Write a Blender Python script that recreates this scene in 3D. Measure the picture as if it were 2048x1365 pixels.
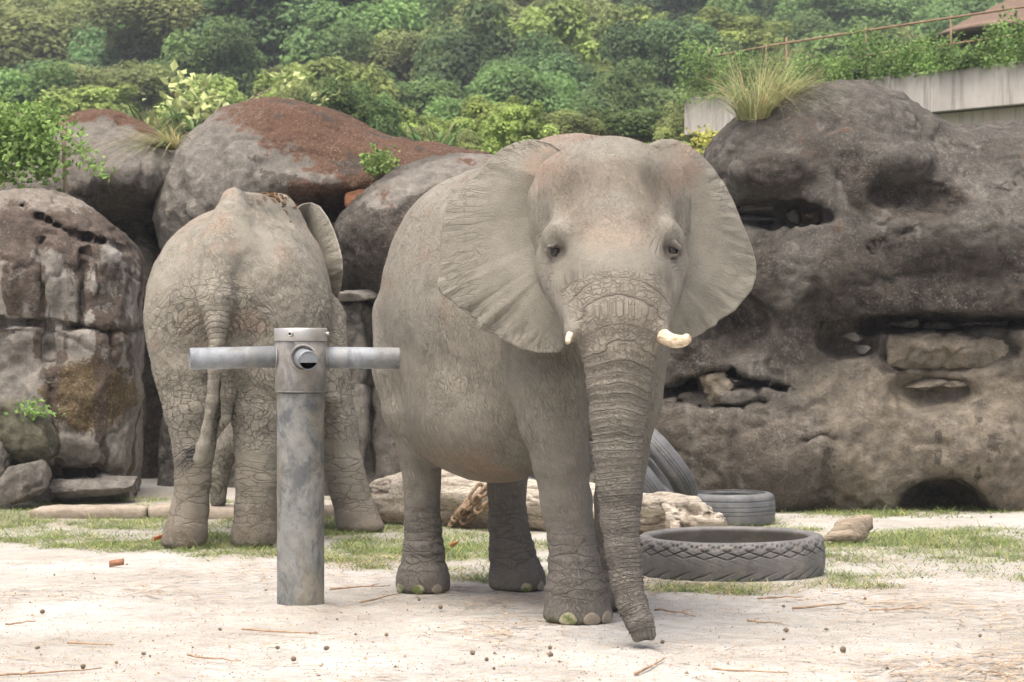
import bpy, math, random
import numpy as np
from mathutils import Vector
R = math.radians
rng = np.random.default_rng(7)
random.seed(7)
for _o in list(bpy.data.objects):
    bpy.data.objects.remove(_o)
scene = bpy.context.scene
COL = scene.collection

# ------------------------------------------------------------------ camera, sky, sun, exposure
F = 4900.0          # focal length in pixels of the 2048 px wide photograph
HZ = 655.0          # image row of the horizon
CAMZ = 1.7
cam_d = bpy.data.cameras.new('camera')
cam = bpy.data.objects.new('camera', cam_d)
COL.objects.link(cam)
cam.location = (0, 0, CAMZ)
cam.rotation_euler = (R(90), 0, 0)
cam_d.sensor_width = 36
cam_d.lens = 36 * F / 2048
cam_d.shift_y = -(682.5 - HZ) / 2048
cam_d.clip_start = 0.1
cam_d.clip_end = 3000
cam_d.dof.use_dof = True
cam_d.dof.focus_distance = 13.6
cam_d.dof.aperture_fstop = 7.5
scene.camera = cam

world = bpy.data.worlds.new('World')
scene.world = world
world.use_nodes = True
wn = world.node_tree
sky = wn.nodes.new('ShaderNodeTexSky')
sky.sky_type = 'NISHITA'
sky.sun_disc = False
SUN_EL, SUN_AZ = 70, 205      # azimuth clockwise from +Y: behind the camera, a little to the left
sky.sun_elevation = R(SUN_EL)
sky.sun_rotation = R(SUN_AZ)
sky.air_density = 0.55
sky.dust_density = 8.0
sky.ozone_density = 0.4
bg = wn.nodes['Background']
bg.inputs['Strength'].default_value = 0.14
wn.links.new(sky.outputs[0], bg.inputs['Color'])

sun_d = bpy.data.lights.new('sun', 'SUN')
sun_d.energy = 1.5
sun_d.angle = R(40)
sun_d.color = (1.0, 0.97, 0.93)
sun = bpy.data.objects.new('sun', sun_d)
COL.objects.link(sun)
_el, _az = R(SUN_EL), R(SUN_AZ)
_dir = Vector((math.sin(_az) * math.cos(_el), math.cos(_az) * math.cos(_el), math.sin(_el)))
sun.rotation_euler = _dir.to_track_quat('Z', 'Y').to_euler()
sun.location = (0, 0, 40)

vs = scene.view_settings
vs.view_transform = 'Standard'
vs.look = 'None'
vs.gamma = 1.0
vs.use_curve_mapping = False
vs.exposure = 0.98
scene.cycles.max_bounces = 4
scene.cycles.diffuse_bounces = 3
scene.cycles.use_adaptive_sampling = True
scene.cycles.adaptive_threshold = 0.02
scene.cycles.volume_bounces = 0

# ------------------------------------------------------------------ small tools
def P(px, py, D):
    """a point seen at pixel (px, py) of the photograph, D metres in front of the camera"""
    return np.array([(px - 1024) * D / F, D, CAMZ - (py - HZ) * D / F])

def GD(py, z=0.0):
    """distance at which ground of height z is seen at image row py"""
    return F * (CAMZ - z) / (py - HZ)

def G(px, py, z=0.0):
    D = GD(py, z)
    return np.array([(px - 1024) * D / F, D, z])

def sstep(a, b, x):
    t = np.clip((x - a) / (b - a), 0, 1)
    return t * t * (3 - 2 * t)

def _hash(ix, iy, iz, seed):
    h = np.asarray(ix).astype(np.int32).view(np.uint32) * np.uint32(374761393)
    h = h + np.asarray(iy).astype(np.int32).view(np.uint32) * np.uint32(668265263)
    h = h + np.asarray(iz).astype(np.int32).view(np.uint32) * np.uint32(2654435761)
    h = h + np.uint32((seed * 974634777) & 0xFFFFFFFF)
    h ^= h >> np.uint32(13)
    h *= np.uint32(1274126177)
    h ^= h >> np.uint32(15)
    h *= np.uint32(2246822519)
    h ^= h >> np.uint32(16)
    return h.astype(np.float32) * np.float32(1 / 4294967295.0)

def vnoise(p, seed=0):
    """value noise in -1..1 at points (N,3)"""
    p = p.astype(np.float32)
    i = np.floor(p)
    f = p - i
    i = i.astype(np.int32)
    u = f * f * (3 - 2 * f)
    X = [(i[:, 0] + k).view(np.uint32) * np.uint32(374761393) + np.uint32((seed * 974634777) & 0xFFFFFFFF) for k in (0, 1)]
    Y = [(i[:, 1] + k).view(np.uint32) * np.uint32(668265263) for k in (0, 1)]
    Z = [(i[:, 2] + k).view(np.uint32) * np.uint32(2654435761) for k in (0, 1)]
    def hh(a, b, c):
        h = X[a] + Y[b] + Z[c]
        h ^= h >> np.uint32(13); h *= np.uint32(1274126177)
        h ^= h >> np.uint32(15); h *= np.uint32(2246822519)
        h ^= h >> np.uint32(16)
        return h.astype(np.float32)
    ux, uy, uz = u[:, 0], u[:, 1], u[:, 2]
    r = []
    for a in (0, 1):
        q = []
        for b in (0, 1):
            c0 = hh(a, b, 0)
            q.append(c0 + (hh(a, b, 1) - c0) * uz)
        r.append(q[0] + (q[1] - q[0]) * uy)
    return (r[0] + (r[1] - r[0]) * ux) * np.float32(2 / 4294967295.0) - 1

def fbm(p, scale, octaves=4, seed=0, gain=0.5):
    a, s, n = 0, 1.0, 0
    for o in range(octaves):
        a = a + s * vnoise(p * scale * (2.03 ** o) + 17.3 * o, seed + o)
        n += s
        s *= gain
    return a / n

def worley(p, seed=0):
    """F1 and F2 at points (N,3)"""
    p = p.astype(np.float32)
    i = np.floor(p)
    f = p - i
    i = i.astype(np.int32)
    f1 = np.full(len(p), 9.0, np.float32)
    f2 = np.full(len(p), 9.0, np.float32)
    for dx in (-1, 0, 1):
        for dy in (-1, 0, 1):
            for dz in (-1, 0, 1):
                h = (i[:, 0] + dx).view(np.uint32) * np.uint32(374761393) + (i[:, 1] + dy).view(np.uint32) * np.uint32(668265263) + (i[:, 2] + dz).view(np.uint32) * np.uint32(2654435761) + np.uint32((seed * 974634777) & 0xFFFFFFFF)
                h ^= h >> np.uint32(13); h *= np.uint32(1274126177)
                h ^= h >> np.uint32(15); h *= np.uint32(2246822519)
                h ^= h >> np.uint32(16)
                k = np.float32(1 / 1023.0)
                qx = (h & np.uint32(1023)).astype(np.float32) * k + (dx - f[:, 0])
                qy = ((h >> np.uint32(10)) & np.uint32(1023)).astype(np.float32) * k + (dy - f[:, 1])
                qz = ((h >> np.uint32(20)) & np.uint32(1023)).astype(np.float32) * k + (dz - f[:, 2])
                d = qx * qx + qy * qy + qz * qz
                f2 = np.minimum(f2, np.maximum(f1, d))
                f1 = np.minimum(f1, d)
    return np.sqrt(f1), np.sqrt(f2)

def cracks(p, scl, warp=0.15, width=0.12, seed=0, where=None):
    """1 in the creases between irregular plates, 0 on the plates; scl is plates per metre on each axis"""
    if where is not None:
        out = np.zeros(len(p))
        s = np.where(where > 0.01)[0]
        if len(s):
            out[s] = cracks(p[s], scl, warp, width, seed)
        return out
    s = np.array(scl, float)
    w = np.stack([vnoise(p * s * 0.9 + 31 * k, seed + 40 + k) for k in range(3)], 1)
    f1, f2 = worley(p * s + w * warp * 2, seed)
    return 1 - sstep(0.0, width, f2 - f1)

# ------------------------------------------------------------------ implicit surfaces
class SDF:
    def __init__(self):
        self.ops = []
    def ell(self, c, r, k=0.08, axis=None, mode='add'):
        """ellipsoid; axis = forward direction in the ground plane; r = (side, forward, up)"""
        c = np.array(c, np.float32); r = np.array(r, np.float32)
        if axis is None:
            M = np.eye(3)
        elif len(axis) == 2:
            f = np.array([axis[0], axis[1], 0.0]); f /= np.linalg.norm(f)
            M = np.stack([np.array([f[1], -f[0], 0]), f, np.array([0, 0, 1.0])])
        else:
            M = np.array(axis)
        M = M.astype(np.float32)
        def fn(p):
            q = (p - c) @ M.T
            q = q / r
            k0 = np.sqrt(np.einsum('ij,ij->i', q, q)) + 1e-9
            q = q / r
            k1 = np.sqrt(np.einsum('ij,ij->i', q, q)) + 1e-9
            return k0 * (k0 - 1) / k1
        e = np.sqrt(((M * r[:, None]) ** 2).sum(0))
        self.ops.append((fn, c - e, c + e, k, mode))
        return self
    def limb(self, pts, k=0.06, kin=0.03, mode='add', squash=None):
        """tapered tube through (point, radius) pairs"""
        sqm = 1.0 if squash is None else float(max(squash))
        C = [np.array(a, np.float32) for a, _ in pts]; r = [np.float32(b) for _, b in pts]
        def fn(p):
            best = None
            mn, mx = p.min(0), p.max(0)
            for a, b, ra, rb in zip(C[:-1], C[1:], r[:-1], r[1:]):
                m = (ra if ra > rb else rb) * sqm + k + 0.12
                if (np.minimum(a, b) - m > mx).any() or (np.maximum(a, b) + m < mn).any():
                    continue
                ab = b - a
                t = np.clip(((p - a) @ ab) / (ab @ ab), 0, 1)
                q = p - a - t[:, None] * ab
                if squash is not None:
                    q = q / squash
                tt = t * t * (3 - 2 * t) * 0.4 + t * 0.6
                d = np.sqrt(np.einsum('ij,ij->i', q, q)) - (ra + (rb - ra) * tt)
                best = d if best is None else smin(best, d, kin)
            return best if best is not None else np.full(len(p), 5.0, np.float32)
        C_ = np.array(C); rm = max(r) * (1 if squash is None else max(squash))
        self.ops.append((fn, C_.min(0) - rm, C_.max(0) + rm, k, mode))
        return self
    def rbox(self, c, b, r, k=0.1, rot=0.0, mode='add'):
        """rounded box, half sizes b, turned by rot about z"""
        c = np.array(c, np.float32); b = np.array(b, np.float32) - np.float32(r)
        cs, sn = math.cos(rot), math.sin(rot)
        M = np.array([[cs, sn, 0], [-sn, cs, 0], [0, 0, 1]], np.float32)
        def fn(p):
            q = np.abs((p - c) @ M.T) - b
            o = np.maximum(q, 0)
            return np.sqrt(np.einsum('ij,ij->i', o, o)) + np.minimum(q.max(1), 0) - np.float32(r)
        e = np.abs(M.T) @ (b + np.float32(r))
        self.ops.append((fn, c - e, c + e, k, mode))
        return self
    def add(self, fn, lo, hi, k=0.05, mode='add'):
        self.ops.append((fn, np.array(lo, float), np.array(hi, float), k, mode))
        return self
    def _apply(self, p, ops):
        d = np.full(len(p), 5.0, np.float32)
        for fn, lo, hi, k, mode in ops:
            v = fn(p)
            if mode == 'add':
                d = smin(d, v, k)
            elif mode == 'cut':
                d = -smin(-d, v, k)
            elif mode == 'disp':
                d = d + v
        return d
    def __call__(self, p):
        """evaluate in spatial buckets so that each point only meets the shapes near it"""
        p = p.astype(np.float32)
        LO = np.array([o[1] - o[3] - 0.12 for o in self.ops]); HI = np.array([o[2] + o[3] + 0.12 for o in self.ops])
        cell = np.floor(p * np.float32(1 / 0.35)).astype(np.int64)
        key = (cell[:, 0] * 4096 + cell[:, 1]) * 4096 + cell[:, 2]
        order = np.argsort(key, kind='stable')
        ks = key[order]
        cuts = np.concatenate([[0], np.where(np.diff(ks))[0] + 1, [len(ks)]])
        out = np.full(len(p), 5.0, np.float32)
        ps = p[order]
        for a, b in zip(cuts[:-1], cuts[1:]):
            q = ps[a:b]
            mn, mx = q.min(0), q.max(0)
            sel = np.where(((LO < mx) & (HI > mn)).all(1))[0]
            if len(sel):
                out[order[a:b]] = self._apply(q, [self.ops[k] for k in sel])
        return out
    def bounds(self):
        lo = np.min([o[1] for o in self.ops if o[4] == 'add'], 0)
        hi = np.max([o[2] for o in self.ops if o[4] == 'add'], 0)
        return lo, hi

def smin(a, b, k):
    if k <= 0:
        return np.minimum(a, b)
    h = np.maximum(k - np.abs(a - b), 0) / k
    return np.minimum(a, b) - h * h * k * 0.25

def surface_nets(f, lo, hi, h, chunk=1500000):
    lo = np.array(lo, float); hi = np.array(hi, float)
    n = np.ceil((hi - lo) / h).astype(int) + 1
    nx, ny, nz = n
    # coarse pass on every fourth sample, then fill in only the blocks near the surface
    B = 4
    cn = (n + B - 1) // B + 1
    ci = np.stack(np.meshgrid(*[np.arange(k) for k in cn], indexing='ij'), -1).reshape(-1, 3)
    cv_ = np.concatenate([f((ci[s:s + chunk] * (B * h) + lo).astype(np.float32)) for s in range(0, len(ci), chunk)]).reshape(cn)
    near = np.abs(cv_) < B * h * 1.9
    g = np.zeros(cn, bool)
    for a in (0, 1):
        for b in (0, 1):
            for c in (0, 1):
                g[:cn[0] - 1, :cn[1] - 1, :cn[2] - 1] |= near[a:cn[0] - 1 + a, b:cn[1] - 1 + b, c:cn[2] - 1 + c]
    v = np.repeat(np.repeat(np.repeat(np.where(cv_ < 0, -1.0, 1.0).astype(np.float32), B, 0), B, 1), B, 2)[:nx, :ny, :nz].copy()
    gb = np.repeat(np.repeat(np.repeat(g, B, 0), B, 1), B, 2)[:nx, :ny, :nz]
    idx = np.stack(np.where(gb), 1)
    vals = np.concatenate([f((idx[s:s + chunk] * h + lo).astype(np.float32)) for s in range(0, len(idx), chunk)])
    v[gb] = vals
    ins = v < 0
    corners = [(a, b, c) for a in (0, 1) for b in (0, 1) for c in (0, 1)]
    cnt = sum(ins[a:nx - 1 + a, b:ny - 1 + b, c:nz - 1 + c].astype(np.int8) for a, b, c in corners)
    act = (cnt > 0) & (cnt < 8)
    I, J, K = np.where(act)
    vid = np.full(act.shape, -1, np.int64)
    vid[I, J, K] = np.arange(len(I))
    cv = {c: v[I + c[0], J + c[1], K + c[2]].astype(np.float64) for c in corners}
    acc = np.zeros((len(I), 3)); num = np.zeros(len(I))
    for a in corners:
        for ax in range(3):
            if a[ax] == 0:
                b = list(a); b[ax] = 1; b = tuple(b)
                va, vb = cv[a], cv[b]
                x = (va < 0) != (vb < 0)
                t = np.where(x, va / np.where(x, va - vb, 1), 0)
                pos = np.array(a, float)[None, :].repeat(len(I), 0)
                pos[:, ax] = t
                acc += np.where(x[:, None], pos, 0); num += x
    verts = (np.stack([I, J, K], 1) + acc / num[:, None]) * h + lo
    quads = []
    for ax in range(3):
        o = [(1, 2), (2, 0), (0, 1)][ax]
        sl0 = [slice(None)] * 3; sl1 = [slice(None)] * 3
        sl0[ax] = slice(0, n[ax] - 1); sl1[ax] = slice(1, n[ax])
        A, B = ins[tuple(sl0)], ins[tuple(sl1)]
        E = np.stack(np.where(A != B), 1)
        ok = (E[:, o[0]] > 0) & (E[:, o[1]] > 0) & (E[:, o[0]] < n[o[0]] - 1) & (E[:, o[1]] < n[o[1]] - 1)
        E = E[ok]
        q = []
        for da, db in ((-1, -1), (0, -1), (0, 0), (-1, 0)):
            c = E.copy(); c[:, o[0]] += da; c[:, o[1]] += db
            q.append(vid[c[:, 0], c[:, 1], c[:, 2]])
        q = np.stack(q, 1)
        flip = ~A[E[:, 0], E[:, 1], E[:, 2]]
        q[flip] = q[flip][:, ::-1]
        quads.append(q)
    return verts, np.concatenate(quads)

def subdivide(v, q):
    e = np.concatenate([q[:, [0, 1]], q[:, [1, 2]], q[:, [2, 3]], q[:, [3, 0]]])
    e = np.sort(e, 1)
    u, inv = np.unique(e[:, 0] * len(v) + e[:, 1], return_inverse=True)
    ev = (v[u // len(v)] + v[u % len(v)]) / 2
    fv = v[q].mean(1)
    m = len(q); nv = len(v)
    ei = inv.reshape(4, m) + nv
    fi = np.arange(m) + nv + len(u)
    nq = np.concatenate([np.stack([q[:, k], ei[k], fi, ei[k - 1]], 1) for k in range(4)])
    return np.concatenate([v, ev, fv]), nq

def grad(f, v, e=0.004):
    v = v.astype(np.float32)
    d4 = np.array([[1, -1, -1], [-1, -1, 1], [-1, 1, -1], [1, 1, 1]], np.float32)
    g = sum(k[None] * f(v + k * np.float32(e))[:, None] for k in d4)
    return g / (np.linalg.norm(g, axis=1, keepdims=True) + 1e-9)

def project(f, v, it=2, e=0.004):
    for _ in range(it):
        d = f(v)
        v = v - grad(f, v, e) * np.clip(d, -0.02, 0.02)[:, None]
    return v

def relax(v, q, it=2, lam=0.5):
    for _ in range(it):
        acc = np.zeros_like(v); n = np.zeros(len(v))
        for k in range(4):
            a, b = q[:, k], q[:, (k + 1) % 4]
            np.add.at(acc, a, v[b]); np.add.at(n, a, 1)
            np.add.at(acc, b, v[a]); np.add.at(n, b, 1)
        v = v + lam * (acc / np.maximum(n, 1)[:, None] - v)
    return v

# ------------------------------------------------------------------ objects
def mesh_np(name, v, faces, smooth=True, col=None, attrs=None):
    """mesh from numpy arrays; faces (M,3) or (M,4), or a list of such arrays"""
    me = bpy.data.meshes.new(name)
    if not isinstance(faces, (list, tuple)):
        faces = [faces]
    faces = [np.asarray(f, np.int32) for f in faces if len(f)]
    loops = np.concatenate([f.ravel() for f in faces])
    sizes = np.concatenate([np.full(len(f), f.shape[1], np.int32) for f in faces])
    starts = np.concatenate([[0], np.cumsum(sizes)[:-1]]).astype(np.int32)
    me.vertices.add(len(v))
    me.vertices.foreach_set('co', np.asarray(v, np.float32).ravel())
    me.loops.add(len(loops))
    me.loops.foreach_set('vertex_index', loops.astype(np.int32))
    me.polygons.add(len(sizes))
    me.polygons.foreach_set('loop_start', starts)
    me.polygons.foreach_set('loop_total', sizes)
    me.polygons.foreach_set('use_smooth', np.full(len(sizes), smooth))
    if col is not None:
        c = me.color_attributes.new('Col', 'FLOAT_COLOR', 'POINT')
        cc = np.ones((len(v), 4), np.float32); cc[:, :3] = col
        c.data.foreach_set('color', cc.ravel())
    for k, a in (attrs or {}).items():
        a = np.asarray(a, np.float32)
        if a.ndim == 2:
            t = me.attributes.new(k, 'FLOAT_VECTOR', 'POINT')
            t.data.foreach_set('vector', a.ravel())
        else:
            t = me.attributes.new(k, 'FLOAT', 'POINT')
            t.data.foreach_set('value', a)
    me.update(calc_edges=True)
    me.validate()
    return me

def obj(name, me, mat=None, parent=None, loc=(0, 0, 0), rot=(0, 0, 0)):
    o = bpy.data.objects.new(name, me)
    COL.objects.link(o)
    o.location = loc
    o.rotation_euler = rot
    if mat is not None and me is not None and not me.materials:
        me.materials.append(mat)
    if parent is not None:
        o.parent = parent
    return o

def tag(o, label=None, cat=None, group=None, kind=None):
    if label: o['label'] = label
    if cat: o['category'] = cat
    if group: o['group'] = group
    if kind: o['kind'] = kind
    return o

def empty(name, loc=(0, 0, 0), label=None, cat=None, group=None):
    o = bpy.data.objects.new(name, None)
    COL.objects.link(o)
    o.location = loc
    o.empty_display_size = 0.2
    return tag(o, label, cat, group)

def tube_np(pts, rad, seg=8, cap=True):
    """vertices and quads of a tube along pts"""
    pts = np.array(pts, float); n = len(pts)
    rad = np.broadcast_to(np.array(rad, float), (n,))
    tan = np.gradient(pts, axis=0)
    tan /= np.linalg.norm(tan, axis=1, keepdims=True) + 1e-9
    ref = np.array([0.0, 0, 1]) if abs(tan[0][2]) < 0.9 else np.array([1.0, 0, 0])
    rows = []
    u = np.cross(ref, tan[0]); u /= np.linalg.norm(u)
    for i in range(n):
        u = u - tan[i] * (u @ tan[i]); u /= np.linalg.norm(u) + 1e-9
        w = np.cross(tan[i], u)
        a = np.arange(seg) * 2 * math.pi / seg
        rows.append(pts[i] + rad[i] * (np.cos(a)[:, None] * u + np.sin(a)[:, None] * w))
    v = np.concatenate(rows)
    i, j = np.meshgrid(np.arange(n - 1), np.arange(seg), indexing='ij')
    i = i.ravel(); j = j.ravel(); j2 = (j + 1) % seg
    q = np.stack([i * seg + j, i * seg + j2, (i + 1) * seg + j2, (i + 1) * seg + j], 1)
    fl = [q]
    if cap:
        v = np.concatenate([v, pts[:1], pts[-1:]])
        a = np.arange(seg); b = (a + 1) % seg
        fl.append(np.stack([b, a, np.full(seg, n * seg)], 1))
        fl.append(np.stack([a + (n - 1) * seg, b + (n - 1) * seg, np.full(seg, n * seg + 1)], 1))
    return v, fl

def lathe_np(prof, seg=48):
    """surface of revolution about z through (r, z) pairs"""
    prof = np.array(prof, float); n = len(prof)
    a = np.arange(seg) * 2 * math.pi / seg
    v = np.stack([prof[:, 0][:, None] * np.cos(a), prof[:, 0][:, None] * np.sin(a), np.repeat(prof[:, 1][:, None], seg, 1)], 2).reshape(-1, 3)
    i, j = np.meshgrid(np.arange(n - 1), np.arange(seg), indexing='ij')
    i = i.ravel(); j = j.ravel(); j2 = (j + 1) % seg
    return v, np.stack([i * seg + j, i * seg + j2, (i + 1) * seg + j2, (i + 1) * seg + j], 1)

def merge_np(parts):
    """join several (v, faces or list of faces) into one"""
    V, Q, T, n = [], [], [], 0
    for v, fl in parts:
        for f in (fl if isinstance(fl, (list, tuple)) else [fl]):
            if len(f):
                (Q if f.shape[1] == 4 else T).append(np.asarray(f) + n)
        V.append(v); n += len(v)
    out = []
    if Q: out.append(np.concatenate(Q))
    if T: out.append(np.concatenate(T))
    return np.concatenate(V), out

def rotz(v, a):
    c, s = math.cos(a), math.sin(a)
    return v @ np.array([[c, s, 0], [-s, c, 0], [0, 0, 1.0]])

# ------------------------------------------------------------------ materials
class NT:
    """tiny node-tree helper"""
    def __init__(self, name, rough=0.8, spec=0.3):
        self.m = bpy.data.materials.new(name)
        self.m.use_nodes = True
        self.t = self.m.node_tree
        self.b = self.t.nodes['Principled BSDF']
        self.b.inputs['Roughness'].default_value = rough
        self.b.inputs['Specular IOR Level'].default_value = spec
        self.co = self.t.nodes.new('ShaderNodeTexCoord').outputs['Object']
    def n(self, typ, **kw):
        x = self.t.nodes.new(typ)
        for k, v in kw.items():
            setattr(x, k, v)
        return x
    def link(self, a, b):
        self.t.links.new(a, b)
    def noise(self, scale, detail=4, rough=0.55, co=None, dist=0.0):
        x = self.n('ShaderNodeTexNoise')
        x.inputs['Scale'].default_value = scale
        x.inputs['Detail'].default_value = detail
        x.inputs['Roughness'].default_value = rough
        x.inputs['Distortion'].default_value = dist
        self.link(co or self.co, x.inputs['Vector'])
        return x.outputs['Fac']
    def voro(self, scale, feature='F1', co=None, rand=1.0):
        x = self.n('ShaderNodeTexVoronoi', feature=feature)
        x.inputs['Scale'].default_value = scale
        x.inputs['Randomness'].default_value = rand
        self.link(co or self.co, x.inputs['Vector'])
        return x.outputs['Distance']
    def scaled(self, s, co=None):
        x = self.n('ShaderNodeMapping')
        x.inputs['Scale'].default_value = s
        self.link(co or self.co, x.inputs['Vector'])
        return x.outputs[0]
    def ramp(self, fac, stops):
        x = self.n('ShaderNodeValToRGB')
        cr = x.color_ramp
        while len(cr.elements) < len(stops):
            cr.elements.new(0.5)
        for e, (p, c) in zip(cr.elements, stops):
            e.position = p
            e.color = (c, c, c, 1) if isinstance(c, (int, float)) else (*c, 1)
        self.link(fac, x.inputs[0])
        return x.outputs[0]
    def mix(self, a, b, fac, mode='MIX'):
        x = self.n('ShaderNodeMix', data_type='RGBA', blend_type=mode)
        for s, v in ((x.inputs['Factor'], fac), (x.inputs[6], a), (x.inputs[7], b)):
            if isinstance(v, (int, float)):
                s.default_value = v if s.type == 'VALUE' else (v, v, v, 1)
            elif isinstance(v, tuple):
                s.default_value = (*v, 1)
            else:
                self.link(v, s)
        return x.outputs[2]
    def math(self, op, a, b=0.0):
        x = self.n('ShaderNodeMath', operation=op)
        for s, v in ((x.inputs[0], a), (x.inputs[1], b)):
            if isinstance(v, (int, float)):
                s.default_value = v
            else:
                self.link(v, s)
        return x.outputs[0]
    def attr(self, name, out='Color'):
        x = self.n('ShaderNodeAttribute', attribute_name=name)
        return x.outputs[out]
    def bump(self, h, strength=0.3, dist=0.01, prev=None):
        x = self.n('ShaderNodeBump')
        x.inputs['Strength'].default_value = strength
        x.inputs['Distance'].default_value = dist
        self.link(h, x.inputs['Height'])
        if prev is not None:
            self.link(prev, x.inputs['Normal'])
        return x.outputs[0]
    def done(self, color=None, normal=None, rough=None):
        if color is not None:
            if isinstance(color, tuple):
                self.b.inputs['Base Color'].default_value = (*color, 1)
            else:
                self.link(color, self.b.inputs['Base Color'])
        if normal is not None:
            self.link(normal, self.b.inputs['Normal'])
        if rough is not None:
            self.link(rough, self.b.inputs['Roughness'])
        return self.m

def warp(p, freq, amp, seed):
    """bend coordinates with smooth noise"""
    return p + amp * np.stack([vnoise(p * freq + 13.7 * k, seed + k) for k in range(3)], 1)

def mat_simple(name, base, var=0.25, scale=20, rough=0.7, bump=0.3, dist=0.004, spec=0.3):
    t = NT(name, rough, spec)
    n1 = t.noise(scale, 5)
    c = t.mix(tuple(x * (1 - var) for x in base), tuple(min(1, x * (1 + var)) for x in base), t.ramp(n1, [(0.3, 0.0), (0.7, 1.0)]))
    return t.done(c, t.bump(t.noise(scale * 4, 4), bump, dist))
# ------------------------------------------------------------------ elephants
def mat_skin(name):
    """dusty hide; the creases run where the mesh attributes put them:
    ca/wa and cb/wb are two nets of plates, ph/wr are rings across trunk and legs"""
    t = NT(name, 0.85, 0.2)
    c = t.attr('Col')
    g = t.noise(150, 3, 0.75)
    c = t.mix(c, t.ramp(g, [(0.25, 0.72), (0.5, 1.0), (0.78, 1.22)]), 0.9, 'MULTIPLY')
    g2 = t.noise(11, 5, 0.62)
    c = t.mix(c, t.ramp(g2, [(0.3, 0.86), (0.7, 1.12)]), 0.8, 'MULTIPLY')
    brk = t.noise(14, 3, 0.6)
    brk2 = t.ramp(brk, [(0.32, 0.30), (0.56, 1.0)])
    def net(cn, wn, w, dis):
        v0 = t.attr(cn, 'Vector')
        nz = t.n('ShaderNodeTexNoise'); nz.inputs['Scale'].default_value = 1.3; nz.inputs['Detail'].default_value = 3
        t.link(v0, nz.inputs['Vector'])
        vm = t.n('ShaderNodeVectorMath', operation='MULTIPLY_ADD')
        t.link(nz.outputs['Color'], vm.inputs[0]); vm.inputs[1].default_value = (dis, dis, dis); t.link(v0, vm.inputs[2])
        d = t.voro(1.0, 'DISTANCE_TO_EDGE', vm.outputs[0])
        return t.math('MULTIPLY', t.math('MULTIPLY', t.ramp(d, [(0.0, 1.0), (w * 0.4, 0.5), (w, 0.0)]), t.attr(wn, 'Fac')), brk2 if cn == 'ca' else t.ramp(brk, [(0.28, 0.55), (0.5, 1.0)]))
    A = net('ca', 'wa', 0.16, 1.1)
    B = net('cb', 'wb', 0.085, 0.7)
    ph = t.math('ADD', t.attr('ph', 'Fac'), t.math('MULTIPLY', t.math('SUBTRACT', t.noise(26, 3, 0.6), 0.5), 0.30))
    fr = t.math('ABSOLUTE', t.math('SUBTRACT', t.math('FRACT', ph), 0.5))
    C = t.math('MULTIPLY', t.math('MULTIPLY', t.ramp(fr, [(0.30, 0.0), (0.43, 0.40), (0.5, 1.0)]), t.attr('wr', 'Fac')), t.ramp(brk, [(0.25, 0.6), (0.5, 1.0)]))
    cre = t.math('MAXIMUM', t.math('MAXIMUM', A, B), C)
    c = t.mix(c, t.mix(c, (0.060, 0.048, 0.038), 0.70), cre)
    n2 = t.bump(g, 0.9, 0.006)
    n3 = t.bump(t.math('SUBTRACT', 1.0, cre), 1.0, 0.009, n2)
    return t.done(c, n3)
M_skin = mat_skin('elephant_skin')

def pxlimb(pts):
    """(px, py, D, radius in px) -> (point, radius in metres)"""
    return [(P(a, b, D), r * D / F) for a, b, D, r in pts]

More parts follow.
